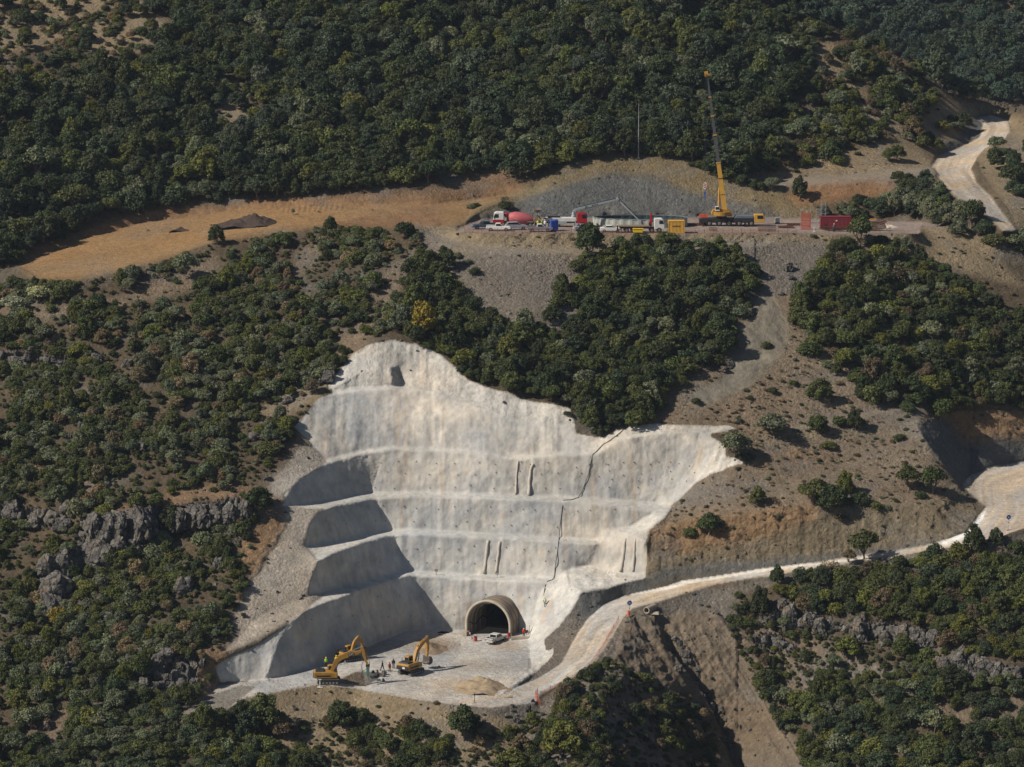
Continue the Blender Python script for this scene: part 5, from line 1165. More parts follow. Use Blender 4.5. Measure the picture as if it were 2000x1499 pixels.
# ---------------- people
def person(u, v, rz, top, trousers, helmet, label, pose='stand', vest=None, hair=None, dz=0.0, P=None):
    P = P or ground(u, v, dz); root = empty('person', P, rz)
    st = {'stand': .10, 'walk': .34}.get(pose, .1)
    V = [(0, 0, .95), (0, 0, 1.15), (0, 0, 1.38), (.01, 0, 1.5), (.02, 0, 1.62), (.02, 0, 1.70)]
    Rr = [.15, .14, .17, .06, .095, .085]; E = [(0, 1), (1, 2), (2, 3), (3, 4), (4, 5)]
    def ch(pts, rr, fr):
        i0 = fr
        for p, r in zip(pts, rr): V.append(p); Rr.append(r); E.append((i0, len(V) - 1)); i0 = len(V) - 1
        return i0
    for s in (-1, 1):
        f = s * st
        ch([(f * .15, s * .10, .88), (f * .6 + .03, s * .11, .48), (f, s * .11, .08), (f + .13, s * .12, .035)], [.10, .065, .045, .035], 0)
        ha = ch([(0, s * .19, 1.42), (-f * .5 - .02, s * .25, 1.14), (-f * .6 + .08, s * .24, .90), (-f * .6 + .11, s * .24, .83)], [.065, .048, .034, .032], 2)
        for k in range(4): ch([(-f * .6 + .10 + .018 * k, s * .235, .775), (-f * .6 + .12 + .016 * k, s * .23, .735)], [.010, .008], ha)
        ch([(-f * .6 + .15, s * .215, .81), (-f * .6 + .16, s * .21, .78)], [.011, .009], ha)
    me = bpy.data.meshes.new('body'); me.from_pydata(V, E, []); b = bpy.data.objects.new('body', me); COL.objects.link(b); b.parent = root
    b.modifiers.new('skin', 'SKIN'); sv = me.skin_vertices[0].data
    for i, r in enumerate(Rr): sv[i].radius = (r, r * 1.12 if i in (0, 1, 2) else r)
    sv[0].use_root = True; b.modifiers.new('sub', 'SUBSURF').levels = 1; me.materials.append(m_skin)
    TB().lathe([(.155, .86), (.172, 1.0), (.165, 1.15), (.2, 1.36), (.17, 1.47), (.07, 1.52)], (0, 0, 0), 'Z', 14).build('jacket', top, root, 0, True).scale = (.78, 1.15, 1)
    if vest: TB().lathe([(.178, .98), (.175, 1.15), (.21, 1.36), (.18, 1.46), (.1, 1.5)], (0, 0, 0), 'Z', 14).build('safety_vest', vest, root, 0, True).scale = (.80, 1.12, 1)
    for s in (-1, 1):
        f = s * st
        TB().tube([(0, s * .19, 1.42), (-f * .5 - .02, s * .25, 1.14), (-f * .6 + .07, s * .24, .93)], [.085, .065, .05], 8).build('sleeve', top, root, 0, True)
        TB().tube([(f * .1, s * .09, .98), (f * .6 + .03, s * .11, .48), (f, s * .11, .1)], [.125, .085, .07], 8).build('trouser_leg', trousers, root, 0, True)
        TB().tube([(f - .05, s * .11, .06), (f + .16, s * .12, .045)], [.06, .045], 8).build('boot', m_dark, root)
    hd = b
    if helmet: TB().lathe([(.15, 1.665), (.125, 1.68), (.115, 1.75), (.06, 1.81), (0, 1.82)], (.02, 0, 0), 'Z', 14).build('hard_hat', helmet, root, 0, True)
    else: TB().lathe([(.10, 1.62), (.112, 1.68), (.08, 1.76), (0, 1.785)], (.005, 0, 0), 'Z', 12).build('hair', m_dark, root, 0, True)
    fc = TB(); fc.box((.118, 0, 1.625), (.03, .022, .04)); fc.box((.108, .035, 1.655), (.012, .022, .01)); fc.box((.108, -.035, 1.655), (.012, .022, .01)); fc.box((.108, 0, 1.585), (.012, .045, .01)); fc.box((.02, .098, 1.63), (.03, .015, .05)); fc.box((.02, -.098, 1.63), (.03, .015, .05))
    fc.build('face', m_skin, root)
    return tag(root, label, 'person')

# ================= the truck platform
DZ = .0
def dk(u, v): return ground(u, v)
mixer(dk(1011, 443.5), pi - .03)
pump_truck(dk(1107, 443), .03)
flatbed(dk(1254, 454), .02)
mobile_crane(dk(1424, 441.5), -.01)
car(dk(946, 447.5), pi + .15, m_navy, 'dark blue double-cab pickup at the left end of the parked row', 'double', 'pickup truck')
car(dk(974, 451.5), -.06, m_white, 'long white pickup in front of the blue pickup and the mixer cab', 'pickup', 'pickup truck')
car(dk(1008, 449), .1, m_silver, 'silver hatchback parked behind the white pickup below the pink drum', 'suv')
car(dk(1055, 453), -.02, m_silver, 'grey pickup with a white cab parked left of the blue toilets', 'pickup', 'pickup truck', M_('grey_pickup', (122, 116, 118), .5), m_white)
car(dk(1141, 451), .25, m_silver, 'silver car half hidden behind the tall tree at the platform edge')
car(dk(1193, 453.5), 0, m_white, 'white saloon car in front of the ring of sheet piles')
for i, (u, v, lb) in enumerate(((1079.5, 452, 'left one of two blue portable toilets beside the grey pickup'), (1085, 450.5, 'right one of two blue portable toilets beside the grey pickup'))):
    t = empty('portable_toilet', dk(u, v), .2)
    TB().box((0, 0, 1.1), (.95, .95, 2.15)).build('cabin', m_blue, t, .04); TB().box((0, 0, 2.22), (1.0, 1.0, .14), 0, (.8, .8)).build('roof', m_white if i == 9 else m_blue, t)
    TB().box((0, -.49, 1.1), (.66, .03, 1.85)).build('door', M_('deep_blue', (34, 66, 160), .5), t); TB().box((.28, -.52, 1.1), (.05, .03, .12)).build('door_handle', m_dark, t); TB().box((0, -.505, 1.82), (.3, .02, .16)).build('vent', m_dark, t)
    tag(t, lb, 'portable toilet')
# ring of sheet piles
def ring():
    c = dk(1250, 441); t = empty('sheet_pile_ring', c, 0); t.scale = (1.08, .5, .95); n = 132; R_ = 9.2; k = TB(); k2 = TB()
    for tb, off, z0, z1 in ((k, 0, -.4, 1.85), (k2, -.16, -.4, 2.0)):
        for i in range(n):
            a = 2 * pi * i / n; r = R_ + off + (.09 if (i // 2) % 2 else -.09)
            tb.V += [Vector((r * cos(a), r * sin(a), z0)), Vector((r * cos(a), r * sin(a), z1))]
        for i in range(n): j = (i + 1) % n; tb.F.append([2 * i, 2 * j, 2 * j + 1, 2 * i + 1])
    k.build('outer_sheets', m_sheet, t); k2.build('inner_sheets', m_teal, t)
    r = TB(); r.lathe([(R_ - .25, 1.86), (R_ + .16, 1.86), (R_ + .16, 1.92), (R_ - .25, 1.92), (R_ - .25, 1.86)], (0, 0, 0), 'Z', 64); r.build('capping_beam', m_sheet, t)
    tag(t, 'large pale ring of corrugated sheet piles with dark teal inside on the truck platform', 'shaft wall')
ring()
# yellow bin, containers
t = empty('skip_bin', dk(1246, 456), 0)
TB().prism([(-.95, .25), (-1.05, 1.0), (1.05, 1.0), (.95, .25)], -.55, .55).build('tub', m_bin, t, .04); TB().box((0, 0, 1.03), (2.2, 1.25, .08)).build('rim', m_bin, t); TB().box((0, 0, .12), (1.5, .9, .25)).build('feet', m_dark, t)
tag(t, 'bright yellow plastic tub on the platform edge in front of the flatbed truck', 'bin')
def container(loc, rz, L, Hh, mat, label, marks):
    t = empty('shipping_container', loc, rz); Wd = 2.3; k = TB(); n = int(L / .28)
    for s in (-1, 1):
        pr = []
        for i in range(n):
            x0 = -L / 2 + .1 + i * (L - .2) / n; w = (L - .2) / n
            for dx, dy in ((0, 0), (.35, 0), (.5, .05), (.85, .05), (1, 0)): pr.append((x0 + dx * w, s * (Wd / 2 - dy)))
        b = len(k.V)
        for x, y in pr: k.V += [Vector((x, y, .15)), Vector((x, y, Hh - .1))]
        for i in range(len(pr) - 1): k.F.append([b + 2 * i, b + 2 * i + 2, b + 2 * i + 3, b + 2 * i + 1])
    k.box((0, 0, Hh - .06), (L, Wd, .1)); k.box((0, 0, .12), (L, Wd, .16)); k.box((-L / 2 + .04, 0, Hh / 2), (.08, Wd, Hh - .1)); k.box((L / 2 - .04, 0, Hh / 2), (.08, Wd, Hh - .1))
    k.build('walls', mat, t)
    f = TB()
    for x in (-1, 1):
        for y in (-1, 1): f.box((x * (L / 2 - .06), y * (Wd / 2 - .06), Hh / 2), (.16, .16, Hh))
    for y in (-1, 1):
        for z in (.1, Hh - .06): f.box((0, y * (Wd / 2 - .02), z), (L - .3, .09, .14))
    f.build('frame', mat, t)
    for i in range(2): TB().box((L / 2 + .01, -.58 + 1.16 * i, Hh / 2), (.05, 1.1, Hh - .35)).build('door', mat, t)
    for (x, z, w, h, c) in marks: TB().box((x, -Wd / 2 - .015, z), (w, .02, h)).build('marking', c, t)
    return tag(t, label, 'container')
container(dk(1320.5, 455), 0, 3.35, 2.6, m_cont, 'short ochre yellow container standing at the platform edge beside the crane', [(-.75 + .21 * i, 1.5, .13, .17 + .04 * (i % 3), m_dark) for i in range(8)])
container(dk(1631.5, 446.5), 0, 6.4, 2.6, m_contr, 'maroon red shipping container at the right end of the platform', [(.1, 1.75, .34, .28, m_white)])
# orange crate behind the crane, tank, small gear
t = empty('cage_crate', dk(1374, 440.5), 0); k = TB()
for x in (-.85, -.28, .28, .85):
    for y in (-.5, .5): k.box((x, y, 1.6), (.09, .09, 1.4))
for z in (.95, 1.6, 2.3):
    for y in (-.5, .5): k.box((0, y, z), (1.8, .08, .1))
k.box((0, .35, 1.6), (1.7, .05, 1.3)); k.build('cage', m_orange, t); TB().box((0, 0, .5), (2.0, 1.1, .9)).build('stand', m_rust, t)
tag(t, 'orange steel cage crate standing behind the left end of the crane', 'crate')
t = empty('water_tank', dk(1518, 437), 0); TB().box((0, 0, .75), (.95, .9, .95)).build('tank', m_white, t, .08); k = TB()
for i in range(4): k.box((-.45 + .3 * i, -.49, .75), (.03, .02, 1.0)); k.box((0, -.49, .35 + .28 * i), (1.0, .02, .03))
k.build('cage', m_galv, t); TB().box((0, 0, .15), (1.1, 1.0, .14)).build('pallet', m_wood, t); tag(t, 'white caged water tank on a pallet right of the crane cab', 'tank')
for (u, v, L_, lb) in ((1346, 441, 4.5, 'long rusty steel piece lying behind the ochre container'), (1550, 441, 3.2, 'rusty steel beam lying left of the orange scaffold'), (1535, 446, 3.5, 'low stack of rusty steel right of the crane'), (1488, 451, 0, '')):
    if not L_: continue
    t = empty('steel_stack', dk(u, v), .05); k = TB()
    for i in range(7): k.box((rnd.uniform(-.2, .2), -.4 + .13 * i, .12 + .17 * (i % 3)), (L_ + rnd.uniform(-.5, .3), .1, .12), rnd.uniform(-.05, .05))
    k.build('bars', m_rust, t); k = TB(); k.box((-L_ * .3, 0, .04), (.1, 1.1, .1)); k.box((L_ * .3, 0, .04), (.1, 1.1, .1)); k.build('bearers', m_wood, t); tag(t, lb, 'steel')
# cages of rebar on the ground
for (u, v, L_, lb) in ((1498, 452.5, 3.7, 'low rusty rebar cage lying under the crane cab'), (1393, 452.5, 1.6, 'small dark frame on the platform edge below the crane')):
    t = empty('rebar_cage', dk(u, v), 0); k = TB()
    for y in (-.4, .4):
        for z in (.15, .45, .8): k.tube([(-L_ / 2, y, z), (L_ / 2, y, z)], .035, 5)
    k.build('long_bars', m_rust, t); k = TB(); n = int(L_ / .3)
    for i in range(n + 1):
        x = -L_ / 2 + i * L_ / n; k.tube([(x, -.4, .12), (x, -.4, .82), (x, .4, .82), (x, .4, .12)], .022, 5)
    k.build('stirrups', m_rust, t); tag(t, lb, 'rebar cage')
# curved steel arches in stacks
def arches(u, v, n, Ln, rise, lab, grp, gap=.16):
    base = dk(u, v)
    ra = None
    for i in range(n):
        if ra is None:
            ra = empty('steel_arch', base, .02)
            for nm, yy, zz in (('chord', 0, 0), ('chord', .12, .02), ('chord', .06, .14)):
                TB().tube([(Ln * (j / 10 - .5), yy, zz + rise * (2 * j / 10 - 1) ** 2) for j in range(11)], .045, 5).build(nm, m_rust, ra)
            o = ra
        else:
            o = ra.copy(); COL.objects.link(o)
            for c in list(ra.children): cc = c.copy(); COL.objects.link(cc); cc.parent = o
        o.location = base + Vector((rnd.uniform(-.5, .5), -.5 + .22 * (i % 5), .12 + gap * (i // 1) * .9)); o.rotation_euler = (0, rnd.uniform(-.03, .03), rnd.uniform(-.05, .05)); tag(o, lab, 'steel arch', grp)
arches(1632, 452, 7, 6.0, .35, 'rusty lattice steel arch lying in the low stack in front of the maroon container', 'steel arches in front of the maroon container', .12)
arches(1697, 451, 12, 6.8, .55, 'rusty lattice steel arch in the tall stack right of the maroon container', 'steel arches right of the maroon container', .17)
t = empty('yellow_plank', dk(1697, 451) + Vector((.6, 0, 2.15)), 0); TB().box((0, 0, .2), (1.9, .2, .12)).box((.3, 0, .36), (1.3, .2, .1)).build('plank', m_yel2, t); tag(t, 'yellow beam lying on top of the tall stack of steel arches', 'beam')
# scaffolds
def scaffold(u, v, w, h, net, lb):
    t = empty('scaffold_tower', dk(u, v), .1)
    for x in (-w / 2, w / 2):
        for y in (-.4, .4): TB().tube([(x, y, 0), (x, y, h + rnd.uniform(-.3, .6))], .035, 6).build('standard', m_galv, t)
    k = TB(); n = int(h / .9)
    for i in range(1, n + 1):
        z = i * h / n - .3
        for y in (-.4, .4): k.tube([(-w / 2, y, z), (w / 2, y, z)], .028, 5)
        for x in (-w / 2, w / 2): k.tube([(x, -.4, z), (x, .4, z)], .028, 5)
        k.tube([(-w / 2, -.4, z - .8), (w / 2, -.4, z)], .022, 5)
    k.build('braces', m_galv, t)
    if net:
        k = TB(); h2 = h * .83
        for i in range(int(h2 / .16)): k.box((0, -.46, .1 + i * .16), (w + .15, .012, .07))
        for i in range(int(w / .16) + 1): k.box((-w / 2 + i * .16, -.475, h2 / 2), (.06, .012, h2))
        k.build('safety_net', m_orange, t)
    tag(t, lb, 'scaffold')
scaffold(1573, 448.5, 2.0, 4.4, True, 'scaffold tower wrapped in orange safety net left of the maroon container')
scaffold(1598, 445, .9, 4.2, False, 'bare narrow scaffold tower right of the orange-netted one')
scaffold(1608, 441, .9, 4.8, False, 'bare scaffold tower rising behind the left end of the maroon container')
# white gas bottles etc
t = empty('jack_stand', dk(1590, 453), 0); TB().tube([(0, 0, 0), (0, 0, .9)], .06, 6).box((0, 0, .05), (.5, .4, .08)).box((0, 0, .9), (.4, .2, .1)).build('post', m_white, t); tag(t, 'small white stand on the platform edge left of the maroon container', 'stand')
t = empty('tall_mast', at(1247, 309), 0)
TB().tube([(0, 0, -.3), (0, 0, 6), (0, 0, 12.0)], [.13, .10, .045], 8).build('pole', m_galv, t); TB().tube([(0, 0, 12.0), (0, 0, 13.0)], .02, 5).build('lightning_rod', m_galv, t); TB().box((0, 0, .05), (.6, .6, .3)).build('footing', m_conc, t)
tag(t, 'thin pale mast standing on top of the grey knoll', 'mast')
# nets along the platform edge
def net(pts, h, lb, step=.35, mat=None, posts=True, rows=6):
    mat = mat or m_orange; P = [at(*p) for p in pts]; t = empty('net_fence', P[0], 0); o0 = P[0]; k = TB(); ps = TB()
    for a, b in zip(P[:-1], P[1:]):
        L_ = (b - a).length; d = (b - a) / L_; an = math.atan2(d.y, d.x); n = max(1, int(L_ / step))
        for r in range(rows):
            z = h * (r + .5) / rows; k.tube([a - o0 + Vector((0, 0, z - .05 * (r % 2))), a.lerp(b, .5) - o0 + Vector((0, 0, z - .1)), b - o0 + Vector((0, 0, z))], .022, 3)
        for i in range(n + 1):
            p = a + d * (L_ * i / n) - o0; k.tube([p, p + Vector((0, 0, h * .95))], .014, 3)
        ps.tube([a - o0 + Vector((0, 0, -.2)), a - o0 + Vector((0, 0, h + .1))], .035, 5)
    ps.tube([P[-1] - o0 + Vector((0, 0, -.2)), P[-1] - o0 + Vector((0, 0, h + .1))], .035, 5)
    k.build('netting', mat, t); ps.build('posts', m_rust, t)
    return tag(t, lb, 'fence')
m_net2 = M_('faded_net', (150, 92, 80), .9, .1)
net([(908 + 16 * i, 456.3) for i in range(14)], .9, 'faded red net fence along the left part of the platform edge', .5, m_net2, True, 4)
net([(1160 + 18 * i, 456.8) for i in range(8)], .8, 'faded red net fence below the white saloon car', .5, m_net2, True, 4)
net([(1340 + 18 * i, 456.6) for i in range(13)], .8, 'faded red net fence along the platform edge below the crane', .5, m_net2, True, 4)
net([(1050, 1356), (1046, 1362), (1049, 1372), (1056, 1378)], 1.1, 'orange net fence at the bend of the road near the pit floor', .25)
net([(1056, 1357), (1075, 1345), (1100, 1333), (1125, 1320), (1150, 1300), (1170, 1276), (1185, 1252), (1198, 1228), (1208, 1212)], .7, 'low faded red net along the outer edge of the road', .4, m_net2, True, 4)
# black hose down the slope and over the concrete
def hose(pts, r, lb, lift=.05):
    P = [at(*p) for p in pts]; o0 = P[0]; Q = []
    for i, p in enumerate(P):
        Q.append(p - o0 + Vector((0, -lift, lift * .8)))
    R_ = []
    for a, b in zip(Q[:-1], Q[1:]):
        for k in range(4): R_.append(a.lerp(b, k / 4))
    R_.append(Q[-1]); o = TB().tube(R_, r, 7).build('hose', m_black, None, 0, True); o.location = o0; tag(o, lb, 'hose')
hose([(1473, 455), (1474, 470), (1474, 485), (1474, 500), (1471, 515), (1468, 530)], .085, 'black hose hanging over the platform edge below the crane')
hose([(1222, 838), (1205, 851), (1190, 862), (1178, 868), (1165, 882), (1158, 888), (1154, 905), (1150, 925), (1143, 945), (1136, 962), (1130, 971), (1118, 976), (1101, 977), (1099, 990), (1095, 1020), (1092, 1050), (1091, 1060), (1088, 1085), (1084, 1110), (1083, 1126), (1079, 1133), (1069, 1136), (1065, 1146), (1063, 1165)], .055, 'long black hose running down across the benches of the concrete slope', .07)

# ================= the tunnel portal
GP = at(953, 1243); gz = GP.z
def tunnel():
    ax = Vector((sin(radians(24)), cos(radians(24)), 0)); side = Vector((ax.y, -ax.x, 0))
    front = GP + Vector((0, 0, 0)) + ax * .2; t = empty('tunnel_portal', front, math.atan2(ax.y, ax.x))
    Rr = 4.25; hs = 2.15
    def arch(r, hs_=hs, n=28): return [(-r, -.6)] + [(-r, hs_ * .5)] + [(-r * cos(pi * i / n), hs_ + r * sin(pi * i / n)) for i in range(n + 1)] + [(r, hs_ * .5), (r, -.6)]
    def shell(r0, r1, x0, x1, name, mat, seg=1):
        k = TB(); a, b = arch(r0), arch(r1); n = len(a); xs = [x0 + (x1 - x0) * i / seg for i in range(seg + 1)]
        for x in xs:
            for (y, z) in a: k.V.append(Vector((x, y, z)))
            for (y, z) in b: k.V.append(Vector((x, y, z)))
        for s in range(seg):
            o = 2 * n * s; p = o + 2 * n
            for i in range(n - 1): k.F += [[o + i, o + i + 1, p + i + 1, p + i], [o + n + i, p + n + i, p + n + i + 1, o + n + i + 1]]
        for o in (0, 2 * n * seg):
            for i in range(n - 1): k.F.append([o + i, o + n + i, o + n + i + 1, o + i + 1])
        return k.build(name, mat, t, 0, True)
    shell(Rr, Rr + .32, 0, 9.5, 'canopy', M_('weathered_concrete', (138, 124, 108), .95, .05, 0, .35, .5), 6)
    for x in (1.2, 2.6, 4.0, 5.6): shell(Rr + .3, Rr + .36, x, x + .07, 'hoop', m_dark)
    shell(Rr - .06, Rr + .40, -.18, 0.12, 'front_ring', M_('ring_concrete', (172, 162, 146), .9, .1, 0, .2, .8))
    for x in (1.6, 3.4, 5.4): shell(Rr - .14, Rr + .0, x, x + .28, 'lining_rib', m_conc)
    shell(Rr - .05, Rr + .5, 9.4, 48, 'tunnel_lining', M_('shade_dark_concrete', (58, 52, 47), .95, .05, 0, .3, .4), 6)  # the shade inside the tunnel is painted into the lining colour
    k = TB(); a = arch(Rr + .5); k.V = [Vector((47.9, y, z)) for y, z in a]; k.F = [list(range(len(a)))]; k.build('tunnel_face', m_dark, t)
    TB().box((28.5, 0, -.35), (39, 2 * Rr + 1, .5)).build('tunnel_floor', M_('shade_dark_dirt', (74, 66, 58), .8, .2, 0, .3, 1), t)  # dirt colour darkened to paint in the shade of the interior
    TB().tube([(x, Rr - .35, 2.2 - .9 * sin(x * .55) ** 2) for x in [i * .8 for i in range(24)]], .08, 6).build('cable', m_black, t)
    for s in (-1, 1): TB().box((-.5, s * (Rr + .1), .15), (1.3, .9, .9)).build('footing', m_conc, t, .04)
    tag(t, 'round concrete tunnel portal canopy opening in the lowest tier of the sprayed slope', 'tunnel')
tunnel()
# small things round the portal
def barrel(u, v, mat, lb):
    t = empty('barrel', ground(u, v), 0); TB().lathe([(0, 0), (.29, 0), (.3, .02), (.3, .28), (.315, .3), (.3, .32), (.3, .58), (.315, .6), (.3, .62), (.3, .88), (0, .88)], (0, 0, 0), 'Z', 16).build('drum', mat, t); TB().lathe([(.31, .86), (.31, .9), (.27, .9)], (0, 0, 0), 'Z', 16).build('rim', m_dark, t); tag(t, lb, 'barrel')
barrel(929, 1253, m_red, 'red barrel at the left foot of the tunnel portal'); barrel(994, 1246, m_red, 'red barrel inside the right foot of the tunnel portal')
t = empty('barrier_board', ground(920, 1254), .9); 
for i in range(6): TB().box((-.5 + .2 * i, 0, 2.0 - .36 * i), (.24, .05, .4), 0, (1, 1), .5).build('stripe', m_white if i % 2 else m_red, t)
tag(t, 'red and white striped board leaning at the left foot of the tunnel portal', 'barrier')
t = empty('switch_cabinet', ground(1031, 1241), -.2); TB().box((0, 0, 1.5), (.7, .35, 1.0)).build('cabinet', m_white, t, .03); TB().box((0, -.19, 1.5), (.6, .03, .88)).build('door', m_white, t)
for x in (-.28, .28): TB().box((x, 0, .5), (.06, .06, 1.0)).build('leg', m_dark, t)
tag(t, 'pale switch cabinet on legs against the wall right of the tunnel', 'cabinet')
t = empty('rubber_mats', ground(866, 1236), .1); TB().tube([(-1.0, 0, .1), (-.3, .4, .14), (.6, .2, .12), (1.0, -.2, .1), (.2, -.4, .12), (-.8, -.3, .1)], .12, 6).build('coil', m_black, t); tag(t, 'coil of dark hose on the floor at the foot of the back wall', 'hose coil')
t = empty('kerb_block', ground(1016, 1249), -.05); TB().box((0, 0, .2), (3.4, .7, .55)).build('block', m_conc, t, .05); tag(t, 'low concrete kerb block under the worker in red', 'kerb')
car(ground(969, 1254.5), pi / 2 - .55, M_('pale_pickup', (186, 184, 176), .45), 'pale double-cab pickup parked facing the tunnel mouth', 'double', 'pickup truck')
# excavators
eA, uA = excavator(ground(642, 1334), .05, [(.4, 1.9), (1.5, 4.2), (2.5, 4.9), (6.0, 5.9)], [(6.2, 6.8), (6.3, 6.0), (6.7, 4.6), (7.2, 3.4)], 'breaker', 'yellow excavator with a green hydraulic breaker on its arm at the front of the pit', .94)
text_on(uA, 'CAT', .5, (4.2, -.40, 5.4), (pi / 2, -.27, 0), m_white)
TB().box((4.2, -.38, 5.4), (1.2, .02, .55), 0, (1, 1), -.27).build('decal_patch', m_dark, uA)
eB, uB = excavator(ground(803, 1316), pi / 2 - radians(34), [(.7, 1.9), (1.7, 3.9), (2.6, 4.8), (4.7, 5.7)], [(5.0, 6.2), (5.05, 5.6), (5.0, 3.7), (4.9, 2.3)], 'bucket', 'yellow excavator with a bucket seen from behind in the middle of the pit floor', .95)
eC, uC = excavator(ground(682, 1290), pi / 2 - radians(50), [(.6, 1.9), (1.3, 3.4), (1.6, 4.0), (2.3, 4.9)], [(2.4, 5.2), (2.6, 4.8), (3.4, 3.6), (3.8, 2.6)], 'bucket', 'excavator standing in the shade of the left wall behind the breaker', .8)
# people
c_dk, c_gr, c_bl = cloth('dark_cloth', (44, 44, 52)), cloth('grey_cloth', (96, 98, 104)), cloth('blue_cloth', (60, 70, 96))
c_red, c_or, c_lime, c_yel, c_wh, c_kh = cloth('red_cloth', (214, 60, 48)), cloth('rust_cloth', (176, 84, 58)), cloth('lime_cloth', (150, 200, 60)), cloth('yellow_cloth', (214, 196, 50)), cloth('white_cloth', (210, 210, 204)), cloth('khaki_cloth', (140, 128, 104))
h_yel, h_wh = M_('yellow_helmet', (228, 186, 30), .4), M_('white_helmet', (220, 220, 215), .4)
person(1063, 1184, 1.2, c_lime, c_gr, h_yel, 'worker in white vest and yellow hard hat climbing beside the long hose', 'walk', c_wh)
person(1023, 1246, -1.2, c_red, c_gr, h_yel, 'worker in a red jacket and yellow hard hat at the right of the tunnel mouth', 'stand', c_red)
person(747, 1311, 2.6, c_dk, c_dk, None, 'person in dark clothes walking between the two excavators', 'walk')
person(761, 1313, -1.0, c_or, c_kh, None, 'person in a rust red top standing in the middle of the group of three', 'stand')
person(768.5, 1306, -1.6, c_dk, c_gr, None, 'person in a black top and grey trousers nearest the rear of the bucket excavator', 'stand')
person(637, 1303, -1.4, c_lime, c_dk, h_yel, 'worker in a lime green vest in the shade of the left wall', 'stand', c_lime)
person(657, 1299, -1.2, c_yel, c_dk, h_yel, 'worker in a yellow vest in the shade behind the breaker excavator', 'stand', c_yel)
person(1059, 445, -1.0, c_lime, c_dk, h_yel, 'worker in bright lime top standing behind the mixer truck', 'stand', c_lime)
person(1051, 445.5, -1.4, c_yel, c_dk, None, 'worker in a yellow vest beside the mixer chute', 'stand', c_yel)
person(1064.5, 446, -2.0, c_wh, c_bl, h_wh, 'worker in pale clothes by the rear of the pump truck', 'stand')
person(1206, 455, 2.8, c_dk, c_dk, h_yel, 'worker with a yellow hard hat at the boot of the white saloon car', 'stand')
person(1629, 453.5, -1.4, c_gr, c_dk, h_yel, 'worker with a yellow hard hat in front of the maroon container', 'stand')
# posts and signs
def arrow_sign(u, v, rz, lb, skirt=True):
    t = empty('road_sign', ground(u, v), rz)
    for i in range(4): TB().lathe([(.07, i * .3), (.07, i * .3 + .3)], (0, 0, 1.0), 'Z', 10).build('striped_post', m_red if i % 2 else m_white, t)
    TB().tube([(0, 0, 0), (0, 0, 1.0)], .05, 8).build('post', m_galv, t)
    d = TB().lathe([(0, -.02), (.42, -.02), (.42, .02), (0, .02)], (0, -.09, 2.45), 'Y', 24).build('disc', m_blue, t); TB().lathe([(.42, -.03), (.47, -.03), (.47, .03), (.42, .03)], (0, -.09, 2.45), 'Y', 24).build('disc_rim', m_white, d)
    a = TB(); a.box((0, -.125, 2.45), (.12, .012, .5), 0, (1, 1), -.8); a.prism([(-.26, 2.38), (-.22, 2.2), (-.02, 2.2)], -.13, -.118); a.build('arrow', m_white, d)
    TB().box((0, 0, .08), (.7, .7, .16)).build('base', m_conc, t)
    if skirt: TB().lathe([(.26, .1), (.3, .2), (.2, 1.0), (.14, 1.05)], (-.15, 0, 0), 'Z', 10).build('orange_netting', m_orange, t)
    tag(t, lb, 'sign')
arrow_sign(1228, 1206, .2, 'blue arrow sign with orange netting round its post at the road bend', True)
arrow_sign(1969, 1036, .2, 'blue round arrow sign on a striped post at the right edge of the road', False)
t = empty('survey_post', ground(625, 1342), 0); TB().tube([(0, 0, 0), (0, 0, 1.35)], .07, 8).build('post', m_white, t); TB().box((0, 0, 1.4), (.5, .2, .1)).build('cap', m_white, t); TB().box((0, 0, .04), (.95, .6, .1)).build('base', m_white, t); tag(t, 'white T-shaped post on the bank in front of the breaker excavator', 'post')
t = empty('marker_post', ground(927, 1373), 0); TB().tube([(0, 0, 0), (0, 0, 1.5)], .05, 6).box((0, 0, 1.45), (.18, .1, .4)).build('post', m_dark, t); TB().box((0, 0, .03), (.5, .3, .08)).build('base', m_conc, t); tag(t, 'thin dark marker post at the front edge of the pit road', 'post')
# culvert
t = empty('culvert_pipe', ground(1270, 1196), -.5); TB().lathe([(.62, -1.6), (.62, 1.6), (.46, 1.6), (.46, -1.6), (.62, -1.6)], (0, 0, .5), 'Y', 20).build('pipe', m_conc, t, 0, False); TB().lathe([(0, .9), (.45, .9)], (0, 0, .5), 'Y', 16).build('dark_inside', m_black, t); TB().box((.8, -.5, -.1), (2.6, 1.6, .35), .3, (.8, .7)).build('apron', m_conc, t, .1)
tag(t, 'grey concrete culvert pipe end below the road beside the blue sign', 'pipe')
# floodlights on the first bench, pegs on the benches
for (u, v, lb) in ((852, 1123, 'left floodlight on the bench above the tunnel'), (971, 1128, 'right floodlight on the bench above the tunnel')):
    t = empty('floodlight', ground(u, v, .02), 0); TB().tube([(0, 0, 0), (0, 0, .7)], .04, 6).build('stand', m_dark, t); TB().box((0, -.1, .85), (.6, .2, .4), 0, (1, 1), 0, .4).build('lamp_head', m_dark, t, .03); TB().box((0, -.22, .82), (.5, .03, .3), 0, (1, 1), 0, .4).build('lamp_glass', m_lamp_w, t); tag(t, lb, 'floodlight')
